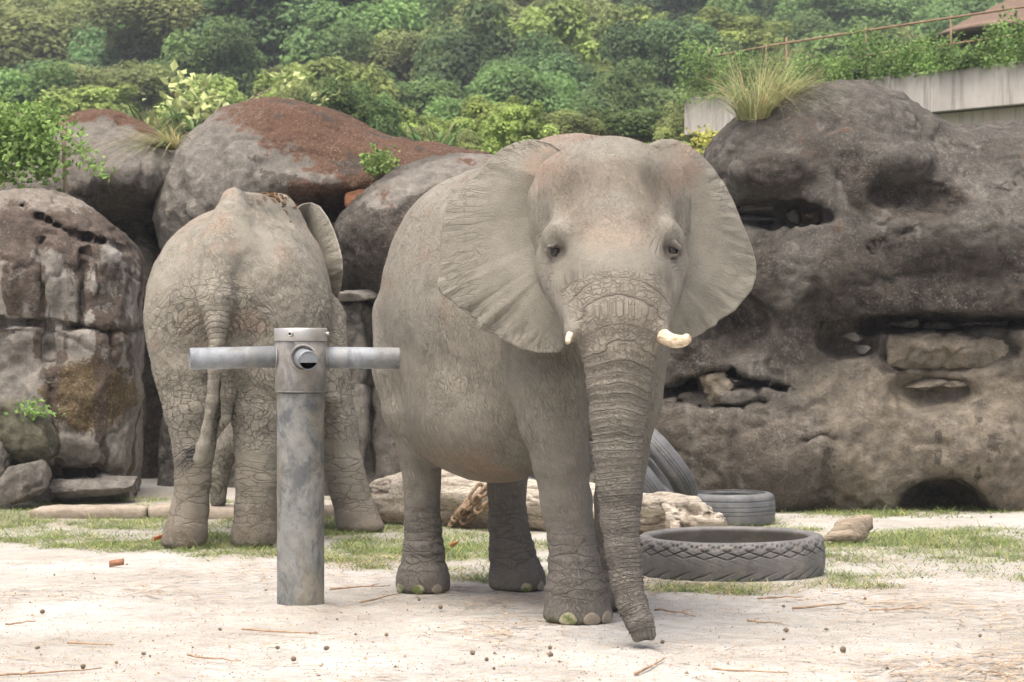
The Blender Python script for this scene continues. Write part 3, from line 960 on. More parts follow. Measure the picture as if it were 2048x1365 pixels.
    return e, v, nrm, base, S

# ---- the elephant that turns its back
def build_rear():
    ax = (0.22, 0.975)
    S = SDF()
    S.ell(P(488, 622, 20.0), (0.67, 1.15, 0.86), 0.2, ax)
    S.ell(P(474, 606, 19.35), (0.62, 0.62, 0.68), 0.25, ax)
    S.ell(P(535, 565, 20.8), (0.46, 0.55, 0.66), 0.25, ax)
    # backbone: a sharp hump over the hips, dropping and rising again to the shoulders
    S.limb(pxlimb([(452, 500, 18.95, 40), (460, 440, 19.1, 30), (468, 398, 19.3, 20), (490, 412, 19.5, 26), (525, 420, 20.1, 30), (556, 424, 20.7, 32), (568, 455, 21.2, 36)]), 0.18)
    # haunches
    S.ell(P(385, 640, 19.25), (0.30, 0.42, 0.52), 0.22, ax)
    S.ell(P(570, 640, 19.35), (0.33, 0.42, 0.52), 0.22, ax)
    lh = pxlimb([(385, 640, 19.2, 82), (378, 740, 19.1, 70), (384, 820, 19.05, 57), (388, 890, 19.02, 42), (386, 960, 19.0, 35), (380, 1020, 19.0, 37), (373, 1065, 18.98, 42), (366, 1100, 18.98, 46)])
    rh = pxlimb([(555, 640, 19.25, 95), (535, 740, 19.15, 82), (522, 820, 19.1, 62), (516, 890, 19.06, 46), (512, 960, 19.05, 41), (510, 1020, 19.05, 41), (508, 1065, 19.05, 45), (507, 1100, 19.05, 47)])
    rf = pxlimb([(630, 640, 20.9, 62), (645, 760, 20.7, 56), (664, 850, 20.6, 50), (684, 930, 20.55, 41), (702, 990, 20.52, 38), (715, 1035, 20.5, 42), (724, 1065, 20.48, 47)])
    lf = pxlimb([(540, 700, 21.1, 70), (560, 820, 21.0, 46), (572, 920, 20.95, 36), (578, 1000, 20.9, 36), (580, 1060, 20.9, 46)])
    for L in (lh, rh):
        S.limb(L, 0.10)
    for L in (rf, lf):
        S.limb(L, 0.08)
    # folds hanging between the thighs
    S.limb(pxlimb([(462, 720, 18.85, 22), (456, 790, 18.88, 14), (452, 838, 18.9, 9), (446, 850, 18.9, 7)]), 0.05)
    # knee fold
    S.limb(pxlimb([(655, 740, 20.35, 20), (664, 800, 20.25, 17), (668, 825, 20.25, 12)]), 0.06)
    # head and trunk beyond the body
    S.ell(P(590, 560, 21.9), (0.40, 0.5, 0.5), 0.2, ax)
    trk = pxlimb([(585, 640, 22.3, 55), (550, 740, 22.3, 44), (500, 840, 22.2, 34), (452, 900, 22.1, 26), (437, 950, 22.1, 21), (436, 1000, 22.1, 17)])
    S.limb(trk, 0.1)
    # tail
    tail = pxlimb([(440, 520, 18.82, 36), (432, 600, 18.68, 36), (432, 645, 18.62, 26), (433, 690, 18.58, 17.5), (431, 740, 18.58, 14.5), (424, 800, 18.6, 12), (414, 860, 18.62, 10.5), (405, 895, 18.62, 11.5), (398, 918, 18.62, 11)])
    S.limb(tail, 0.05)
    # hollows either side of the tail root
    S.limb(pxlimb([(392, 640, 18.55, 16), (398, 700, 18.55, 16)]), 0.08, mode='cut')
    S.limb(pxlimb([(476, 640, 18.55, 16), (466, 700, 18.55, 18)]), 0.08, mode='cut')
    S.add(lambda p: p[:, 2] - 0.0, (-5, 17, -0.6), (3, 24, 0.06), 0.05, 'cut')
    lo, hi = np.array([-3.05, 18.35, -0.03]), np.array([-1.05, 22.75, 3.0])
    v, q = surface_nets(S, lo, hi, 0.031)
    v = relax(v, q, 1, 0.4)
    v, q = subdivide(v, q)
    v = project(S, v, 1)
    nrm = grad(S, v, 0.008)
    x, y = project_px(v)
    zz = v[:, 2]; N = len(v)
    back = (v[:, 1] < 20.2).astype(float)
    td, ts = nearest_line(v, [a for a, _ in tail])
    w_tail = sstep(0.16, 0.11, td) * sstep(560, 640, y)
    lowleg = np.zeros(N)
    for L in (lh, rh, rf, lf):
        d, s = nearest_line(v, [a for a, _ in L])
        lowleg = np.maximum(lowleg, sstep(2.2, 1.3, d / L[4][1]) * sstep(0.85, 0.45, zz))
    rump = sstep(520, 620, y) * (1 - lowleg) * (1 - w_tail)
    # coarse plates low on the rump, finer upwards and on the flanks
    rad = np.hypot(x - 432, y - 700)
    ang = np.arctan2(x - 432, 700 - y)
    nearT = (rad < 185) & (y < 700) & (v[:, 1] < 19.6)
    pw = sstep(185, 120, rad) * (y < 700) * (v[:, 1] < 19.6)
    cb = warp(v * np.array([14, 14, 19]), 0.45, 1.0, 401)
    polar = warp(np.stack([rad / 14.0, ang * 5.5, 0 * rad + 0.5], 1), 0.5, 0.8, 405)
    legc = warp(v * np.array([6.0, 6.0, 17.0]), 0.4, 0.8, 407)
    isleg = lowleg > 0.3
    cb = np.where(nearT[:, None], polar, cb); cb = np.where(isleg[:, None], legc, cb)
    wb = 0.95 * rump * np.where(y < 760, sstep(175, 215, np.hypot(x - 432, np.minimum(y - 700, 0))) + sstep(700, 760, y), 1).clip(0, 1) * sstep(0.3, 0.05, lowleg)
    wb = np.where(nearT, 0.95 * pw * sstep(470, 560, y) * sstep(700, 660, y), wb)
    wb = np.where(isleg, 0.7 * sstep(0.3, 0.6, lowleg) * sstep(0.10, 0.2, zz), wb) * (1 - w_tail)
    ca = warp((v + 0.4 * v[:, [2, 0, 1]]) * np.array([38, 38, 30]), 0.5, 0.9, 409)
    wa = np.clip(0.35 + 0.6 * fbm(v, 3, 2, 411), 0.08, 0.6)
    ph = ts * 26 + 0.7 * fbm(v, 6, 2, 440)
    wr = w_tail * sstep(930, 640, y) * 0.85
    rp = rad / 12.5 + 0.9 * fbm(v, 5, 2, 420)
    ph = np.where(w_tail > 0.02, ph, rp)
    wr = np.where(w_tail > 0.02, wr, 1.0 * sstep(120, 70, rad) * (y < 700) * (np.abs(ang) < 0.95) * (v[:, 1] < 19.4))
    c = np.zeros(N)
    disp = 0.014 * fbm(v, 4.5, 2, 460) + 0.006 * fbm(v, 15, 2, 461) + 0.0015 * fbm(v, 60, 1, 462)
    fold = sstep(125, 70, rad) * sstep(12, 30, rad) * (y < 705) * (np.abs(ang) < 1.3) * (v[:, 1] < 19.4) * (1 - w_tail)
    disp -= 0.010 * fold * np.clip(1 - np.abs(np.sin(rp * math.pi)) * 1.6, 0, 1)
    disp -= 0.007 * w_tail * sstep(900, 640, y) * np.clip(1 - np.abs(np.sin(ph * math.pi)) * 1.6, 0, 1)
    disp -= 0.006 * cracks(v, (14, 14, 16), 0.45, 0.25, 401, rump) * rump
    v2 = v + nrm * disp[:, None]
    v2[:, 2] = np.maximum(v2[:, 2], 0.002)
    big = fbm(v, 2.0, 3, 470)
    col = np.repeat(DUST[None] * np.array([0.90, 0.89, 0.87]), N, 0) * (1 + 0.12 * big)[:, None]
    col = lerp3(col, np.array([0.33, 0.235, 0.175]), 0.45 * sstep(0.1, 0.45, fbm(v, 4, 3, 471)) * (y < 700))
    col = lerp3(col, SKIN * 0.9, np.clip(sstep(1.5, 0.9, zz) * 0.45, 0, 1))
    col = lerp3(col, SKIN * np.array([0.85, 0.78, 0.74]), np.clip(lowleg * (0.30 + 0.4 * fbm(v, 5, 3, 472)) + 0.5 * lowleg * sstep(0.45, 0.1, zz), 0, 1))
    col = lerp3(col, SKIN * 0.7, 0.5 * sstep(21.6, 22.0, v[:, 1]))
    # reddish inner edges of the legs, darker skin in random blotches
    col = lerp3(col, SKIN * 0.8, np.clip(0.5 * sstep(0.15, 0.5, fbm(v, 9, 3, 473)), 0, 1))
    col = lerp3(col, CREASE * 1.15, np.clip(c, 0, 1) * 0.68)
    # clinging brown dirt on the shoulders
    dirt = sstep(45, 15, np.hypot((x - 545) * 0.8, (y - 398) * 2.2)) * sstep(0.0, 0.25, fbm(v, 18, 3, 474))
    col = lerp3(col, np.array([0.12, 0.065, 0.025]), 0.85 * dirt)
    parts = [(v2, q)]; cols = [col]
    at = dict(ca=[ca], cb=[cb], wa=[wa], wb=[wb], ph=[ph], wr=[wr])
    # ears: the right one folds out past the flank
    rim = [(592, 418, 20.95), (606, 408, 20.98), (622, 405, 21.0), (640, 413, 20.96), (656, 435, 20.9), (668, 460, 20.84), (678, 490, 20.78), (685, 518, 20.74), (686, 545, 20.76), (682, 575, 20.85), (676, 600, 20.95), (671, 630, 21.05), (668, 650, 21.15)]
    root = [(585, 450, 21.2), (600, 470, 21.3), (605, 500, 21.4), (605, 530, 21.5), (605, 560, 21.5), (605, 590, 21.5), (605, 620, 21.5)]
    e1 = sheet(rim, root, 0, 0, 130, 60, 0.016, 0.12, 0.03, 5)
    root2 = [(545, 450, 21.6), (530, 500, 21.7), (520, 560, 21.7), (520, 620, 21.7)]
    rim2 = [(540, 430, 21.6), (470, 480, 21.5), (430, 560, 21.5), (440, 640, 21.5), (500, 680, 21.6)]
    e2 = sheet(rim2, root2, 0, 0, 60, 30, 0.016, 0.05, 0.02, 6)
    for ev, eq, eu, ew, rip in (e1, e2):
        ecol = np.repeat(DUST[None] * 0.95, len(ev), 0) * (1 + 0.15 * fbm(ev, 6, 3, 480))[:, None]
        parts.append((ev, eq)); cols.append(ecol)
        z0 = np.zeros(len(ev))
        for k in ('ca', 'cb'): at[k].append(ev * 25)
        for k in ('wb', 'ph', 'wr'): at[k].append(z0)
        at['wa'].append(z0 + 0.2)
    V, Q = merge_np(parts)
    at = {k: np.concatenate(a) for k, a in at.items()}
    base = np.array([-1.95, 19.8, 0.0])
    e = empty('elephant', base, 'dusty wrinkled elephant seen from behind with its tail hanging', 'elephant')
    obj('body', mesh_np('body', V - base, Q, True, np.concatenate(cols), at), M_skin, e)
    # black bristles at the end of the tail
    pr = []
    tip = P(392, 915, 18.62)
    for k in range(70):
        a0 = tip + rng.normal(0, 0.015, 3) + np.array([0, 0, rng.uniform(-0.03, 0.10)])
        L = rng.uniform(0.10, 0.26)
        dirv = np.array([-rng.uniform(0.4, 1.0), rng.normal(0, 0.2), rng.uniform(-0.7, 0.05)]); dirv /= np.linalg.norm(dirv)
        mid = a0 + dirv * L * 0.5 + np.array([0, 0, 0.01]); end = a0 + dirv * L + np.array([0, 0, -0.03])
        pr.append(tube_np([a0, mid, end], [0.0018, 0.0014, 0.0005], 3, False))
    hv, hf = merge_np(pr)
    obj('tail_tuft', mesh_np('tail_tuft', hv - base, hf), M_hairdark, e)
    # clods of dirt on the back
    pr = []
    for k in range(90):
        px, py = 545 + rng.normal(0, 20), 0
        Dd = rng.uniform(20.0, 20.9)
        zs = np.linspace(2.3, 3.1, 120); X = (px - 1024) * Dd / F
        dd = S(np.array([[X, Dd, z] for z in zs]))
        ii = np.where(dd < 0)[0]
        if not len(ii): continue
        z = zs[ii[-1]]
        vv, fq = lathe_np([(0.0005 + 0.5 * math.sin(a), 0.5 * math.cos(a)) for a in np.linspace(0, math.pi, 5)], 6)
        s = rng.uniform(0.012, 0.04)
        pr.append((vv * s * np.array([1.2, 1.2, 0.6]) + np.array([X, Dd, z + 0.004]) + rng.normal(0, 0.004, vv.shape), fq))
    if pr:
        hv, hf = merge_np(pr)
        o = obj('dirt_clods', mesh_np('dirt_clods', hv - base, hf), M_dung, e)
        o['kind'] = 'stuff'
    return e, v, nrm, base, S

def bristles(info, sel, n, L, mat, seed):
    """short sparse hairs standing on the hide"""
    e, v, nrm, base, S = info
    r = np.random.default_rng(seed)
    idx = np.where(sel(v, nrm))[0]
    idx = r.choice(idx, min(n, len(idx)), replace=False)
    a = v[idx]; d = nrm[idx] + r.normal(0, 0.35, (len(idx), 3)); d /= np.linalg.norm(d, axis=1, keepdims=True)
    Ls = r.uniform(0.4, 1.0, len(idx))[:, None] * L
    w = np.cross(d, r.normal(0, 1, (len(idx), 3))); w /= np.linalg.norm(w, axis=1, keepdims=True)
    m = len(idx)
    V = np.concatenate([a - w * 0.0009, a + w * 0.0009, a + d * Ls]) - base
    T = np.stack([np.arange(m), np.arange(m) + m, np.arange(m) + 2 * m], 1)
    o = obj('bristles', mesh_np('bristles', V, T), mat, e)
    o['kind'] = 'stuff'
# ------------------------------------------------------------------ ground
def mat_sand():
    t = NT('pale_sand', 0.9, 0.15)
    a = t.noise(0.55, 5, 0.6)
    c = t.mix((0.37, 0.353, 0.308), (0.495, 0.483, 0.447), t.ramp(a, [(0.32, 0.0), (0.62, 1.0)]))
    b = t.noise(6, 6, 0.7)
    c = t.mix(c, t.ramp(b, [(0.3, 0.80), (0.55, 1.0), (0.75, 1.08)]), 0.8, 'MULTIPLY')
    # thin brown chaff, spread in drifts
    st = t.noise(26, 5, 0.75, t.scaled((0.45, 1.6, 1)))
    drift = t.ramp(t.noise(0.9, 4, 0.6), [(0.42, 0.0), (0.60, 1.0)])
    c = t.mix(c, (0.31, 0.24, 0.165), t.math('MULTIPLY', t.ramp(st, [(0.50, 0.0), (0.64, 0.9)]), drift))
    gr = t.noise(85, 4, 0.85)
    c = t.mix(c, t.ramp(gr, [(0.30, 0.40), (0.43, 0.92), (0.55, 1.02), (0.72, 1.25)]), 0.85, 'MULTIPLY')
    wet = t.ramp(t.noise(1.6, 5, 0.65), [(0.36, 0.86), (0.55, 1.0)])
    c = t.mix(c, wet, 1.0, 'MULTIPLY')
    c = t.mix(c, t.attr('Col'), t.attr('soil', 'Fac'))
    n = t.bump(t.noise(3.2, 6, 0.65), 0.55, 0.10)
    n = t.bump(gr, 0.6, 0.006, n)
    return t.done(c, n)
M_sand = mat_sand()

def grass_mask(px, py):
    """how green the ground is, 0..1, over the yard (authored against the photograph, fixed to the ground)"""
    m = np.zeros_like(px)
    D = F * CAMZ / np.maximum(py - HZ, 1)
    X = (px - 1024) * D / F
    q = np.stack([X, D, 0 * X], 1)
    n = fbm(q, 1.3, 4, 700); n2 = fbm(q, 4.0, 3, 705)
    edge = np.interp(px, [-200, 0, 150, 330, 560, 700, 800, 960, 1100, 1270, 1450, 1650, 1800, 1900, 2048, 2300], [1085, 1088, 1100, 1108, 1118, 1138, 1150, 1168, 1172, 1186, 1182, 1176, 1164, 1150, 1160, 1160]) + 9 * n2
    inside = sstep(2, -14, py - edge) * sstep(985, 1000, py)
    band = np.exp(-((py - edge + 16) / 20) ** 2)                  # a green fringe along the sand
    m = inside * np.clip(0.28 + 1.5 * n + 0.9 * n2, 0, 1)
    m = np.maximum(m, inside * band * np.clip(0.85 + 1.4 * n2 + 0.8 * n, 0, 1))
    # the bare strips
    def bare(x0, x1, y0, y1, amt):
        return amt * sstep(x0 - 60, x0 + 40, px) * sstep(x1 + 60, x1 - 40, px) * sstep(y0 - 8, y0 + 6, py + 10 * n) * sstep(y1 + 8, y1 - 6, py + 10 * n)
    def lush(cx, cy, rx, ry, amt):
        return amt * sstep(1.25, 0.45, np.hypot((px - cx) / rx, (py - cy) / ry) + 0.35 * n2)
    for L in ((230, 1046, 130, 14, .8), (40, 1040, 90, 20, .9), (1860, 1082, 210, 26, .95), (2000, 1100, 120, 14, .7), (1560, 1046, 60, 12, .6), (1720, 1026, 120, 7, .9), (900, 1080, 130, 20, .8), (720, 1092, 70, 26, .8), (450, 1090, 140, 24, .8), (1000, 1150, 120, 12, .7), (1440, 1176, 170, 12, 1.0), (1720, 1170, 90, 8, .9), (150, 1000, 230, 6, .9), (680, 1050, 60, 30, .7), (1960, 1140, 70, 14, .6)):
        m = np.maximum(m, lush(*L))
    m = m * (1 - np.clip(bare(1560, 2200, 1034, 1056, .95) + bare(1650, 2200, 1122, 1150, .8) + bare(780, 1300, 1120, 1146, .6) + bare(60, 420, 1018, 1034, .7), 0, 0.97))
    return m

def build_ground():
    xs = np.concatenate([np.linspace(-400, -8, 40)[:-1], np.linspace(-8, 8, 190), np.linspace(8, 400, 40)[1:]])
    ys = np.concatenate([np.linspace(-40, 9, 30)[:-1], np.linspace(9, 24, 200), np.linspace(24, 45, 60)[1:], np.linspace(45, 700, 40)[1:]])
    X, Y = np.meshgrid(xs, ys, indexing='ij')
    q = np.stack([X.ravel(), Y.ravel(), 0 * X.ravel()], 1)
    near = sstep(45, 28, q[:, 1]) * sstep(14, 9, np.abs(q[:, 0]))
    mound = np.zeros(len(q))
    for mx, my, mr, mh in ((-1.29, 14.95, 0.15, 0.030), (1.502, 16.86, 0.64, 0.022), (0.38, 14.15, 0.2, 0.016), (-0.57, 15.74, 0.18, 0.016), (0.04, 15.88, 0.18, 0.016)):
        dd = np.hypot(q[:, 0] - mx, q[:, 1] - my)
        mound = np.maximum(mound, mh * np.exp(-(np.maximum(dd - mr, 0) / 0.07) ** 2))
    rf_ = np.random.default_rng(5)
    for _ in range(26):
        fx, fy = rf_.uniform(-2.6, 2.8), rf_.uniform(12.0, 16.0)
        dd = np.hypot(q[:, 0] - fx, q[:, 1] - fy)
        mound = mound + 0.012 * np.exp(-((dd - 0.22) / 0.05) ** 2) - 0.016 * sstep(0.22, 0.12, dd)
    z = mound + near * (0.012 * fbm(q, 0.8, 3, 710) + 0.006 * fbm(q, 4, 3, 711)) - 0.012
    px = 1024 + q[:, 0] * F / np.maximum(q[:, 1], 1); py = HZ + CAMZ * F / np.maximum(q[:, 1], 1)
    ok = (q[:, 1] > 10) & (py < 1500)
    m = np.zeros(len(q)); m[ok] = grass_mask(px[ok], py[ok])
    soil = np.clip(0.55 * m, 0, 0.6)
    soil = np.maximum(soil, 0.35 * sstep(1075, 1040, py) * sstep(960, 1000, py) * (px < 900) * ok)
    soil = np.where(q[:, 1] > 30, 1.0, soil)
    col = np.repeat(np.array([[0.26, 0.22, 0.15]]), len(q), 0)
    col[q[:, 1] > 30] = (0.05, 0.06, 0.025)
    q[:, 2] = z
    n, k = len(xs), len(ys)
    i, j = np.meshgrid(np.arange(n - 1), np.arange(k - 1), indexing='ij'); i = i.ravel(); j = j.ravel()
    f = np.stack([i * k + j, (i + 1) * k + j, (i + 1) * k + j + 1, i * k + j + 1], 1)
    o = obj('ground', mesh_np('ground', q, f, True, col, dict(soil=soil)), M_sand)
    tag(o, kind='structure')
build_ground()

# ------------------------------------------------------------------ rocks
def mat_rock(name, speck=0.8, streak=0.5, patch=(0.098, 0.053, 0.032), dark=(0.042, 0.036, 0.029)):
    """bare stone (mesh colour) under lichen: the 'stain' and 'patch' fields say where the dark and the
    coloured growth is, fine noise gives it a ragged edge"""
    t = NT(name, 0.9, 0.2)
    c = t.attr('Col')
    n9 = t.noise(8, 7, 0.7)
    n42 = t.noise(40, 5, 0.78)
    zone = t.ramp(t.noise(2.1, 4, 0.65), [(0.40, 0.15), (0.60, 1.0)])
    c = t.mix(c, t.ramp(n9, [(0.30, 0.42), (0.48, 0.66), (0.56, 0.76), (0.72, 1.05)]), 1.0, 'MULTIPLY')
    stn = t.ramp(t.noise(3.0, 4, 0.65, t.scaled((2.2, 2.2, 0.35))), [(0.55, 0.0), (0.63, 1.0)])
    c = t.mix(c, t.mix(c, (0.33, 0.305, 0.27), 0.40), t.math('MULTIPLY', stn, streak))
    rag = t.math('ADD', t.math('MULTIPLY', t.math('SUBTRACT', n9, 0.5), 1.7), t.math('MULTIPLY', t.math('SUBTRACT', n42, 0.5), 1.0))
    def field(nm, a, b):
        return t.ramp(t.math('ADD', t.attr(nm, 'Fac'), rag), [(a, 0.0), (b, 1.0)])
    pc = t.mix(tuple(x * 0.6 for x in patch), tuple(x * 1.5 for x in patch), t.ramp(n42, [(0.35, 0.0), (0.65, 1.0)]))
    c = t.mix(c, pc, t.math('MULTIPLY', field('patch', 0.44, 0.56), 0.93))
    dk = t.mix(tuple(x * 0.55 for x in dark), tuple(x * 1.9 for x in dark), t.ramp(n9, [(0.35, 0.0), (0.65, 1.0)]))
    c = t.mix(c, dk, t.math('MULTIPLY', field('stain', 0.46, 0.55), 0.88))
    pale = t.ramp(n42, [(0.55, 0.0), (0.61, 1.0)])
    c = t.mix(c, t.mix(c, (0.36, 0.335, 0.295), 0.55), t.math('MULTIPLY', t.math('MULTIPLY', pale, zone), speck))
    c = t.mix(c, t.mix(c, (0.02, 0.017, 0.014), 0.5), t.ramp(n42, [(0.34, 1.0), (0.41, 0.0)]))
    gr = t.noise(120, 2, 0.8)
    c = t.mix(c, t.ramp(gr, [(0.3, 0.72), (0.5, 1.0), (0.7, 1.32)]), 0.7, 'MULTIPLY')
    n = t.bump(n9, 0.7, 0.07)
    n = t.bump(n42, 0.6, 0.014, n)
    return t.done(c, n)
M_rock = mat_rock('weathered_rock', 0.6)
M_rockpale = mat_rock('pale_streaked_rock', 0.6, 1.0, (0.085, 0.060, 0.026), (0.055, 0.040, 0.030))

def biggest(v, q):
    """drop loose crumbs: keep the largest connected piece"""
    lab = np.arange(len(v))
    while True:
        m = lab[q].min(1)
        new = lab.copy()
        for k in range(4):
            np.minimum.at(new, q[:, k], m)
        new = new[new]
        if (new == lab).all():
            break
        lab = new
    u, c = np.unique(lab, return_counts=True)
    keep = lab == u[np.argmax(c)]
    idx = np.cumsum(keep) - 1
    return v[keep], idx[q[keep[q].all(1)]]

def build_rock(name, S, lo, hi, h, colfn, label, mat=None, amp=1.0, sub=1, cat='rock', parent=None, group=None, seed=0):
    v, q = surface_nets(S, lo, hi, h)
    v, q = biggest(v, q)
    v = relax(v, q, 1, 0.5)
    for _ in range(sub):
        v, q = subdivide(v, q)
    v = project(S, v, 1, 0.01)
    n = grad(S, v, 0.02)
    d = 0.075 * fbm(v, 1.3, 3, 800 + seed) + 0.034 * fbm(v, 5, 3, 805 + seed) + 0.014 * fbm(v, 17, 2, 808 + seed)
    rid = np.abs(fbm(v, 2.1, 3, 810 + seed)); d -= 0.030 * (1 - sstep(0, 0.10, rid))
    v2 = v + n * (amp * d)[:, None]
    col = colfn(v, n)
    stain = patch = np.zeros(len(v))
    if isinstance(col, tuple):
        col, stain, patch = col
    base = np.array([(lo[0] + hi[0]) / 2, (lo[1] + hi[1]) / 2, max(lo[2], 0.0)])
    o = obj(name, mesh_np(name, v2 - base, q, True, col, dict(stain=stain, patch=patch)), mat or M_rock, parent, base)
    tag(o, label, cat, group)
    return o

def surfD(S, px, py, D0=21.5, D1=27.5):
    """distance at which the ray through a pixel first meets the rock"""
    Ds = np.linspace(D0, D1, 600)
    d = S(np.array([P(px, py, D) for D in Ds]))
    return Ds[np.argmax(d < 0)] if (d < 0).any() else (D0 + D1) / 2

def cleft(S, pts, deep, k=0.03, base=None):
    """cut a crack into the face: (px, py, half width in px) pairs, running deep metres in"""
    L = []
    jit = np.random.default_rng(int(abs(pts[0][0]) + abs(pts[0][1])))
    P2 = []
    for (x0, y0, r0), (x1, y1, r1) in zip(pts[:-1], pts[1:]):
        for t in np.arange(0, 1, 0.2):
            P2.append((x0 + (x1 - x0) * t, y0 + (y1 - y0) * t + jit.normal(0, 1.6) * (t > 0), (r0 + (r1 - r0) * t) * jit.uniform(0.8, 1.2)))
    for x, y, r in P2 + [pts[-1]]:
        D = surfD(base or S, x, y)
        rm = max(r * D / F, 0.024)
        L.append((P(x, y, D), rm))
    rmin = np.mean([r for _, r in L])
    S.limb(L, k, 0.01, 'cut', (1.0, max(deep / rmin, 1.0), 1.0))

def dent(S, x, y, rx, rz, deep, k=0.1):
    D = surfD(S, x, y)
    S.ell(P(x, y, D), (rx * D / F, deep, rz * D / F), k, mode='cut')

GREY = np.array([0.185, 0.170, 0.145]); LIGHT = np.array([0.36, 0.335, 0.29]); BLACK = np.array([0.034, 0.028, 0.023]); RUST = np.array([0.150, 0.064, 0.028])
BROWN = np.array([0.10, 0.075, 0.055]); MOSS = np.array([0.075, 0.085, 0.022]); OCHRE = np.array([0.255, 0.220, 0.165])

def bounds_px(x0, x1, y0, y1, D0, D1):
    a = P(x0, y1, D1 if x0 < 1024 else D0); b = P(x1, y0, D1 if x1 > 1024 else D0)
    zt = max(P(0, y0, D0)[2], P(0, y0, D1)[2]); zb = min(P(0, y1, D0)[2], P(0, y1, D1)[2])
    return np.array([a[0], D0, max(zb, -0.25)]), np.array([b[0], D1, zt])

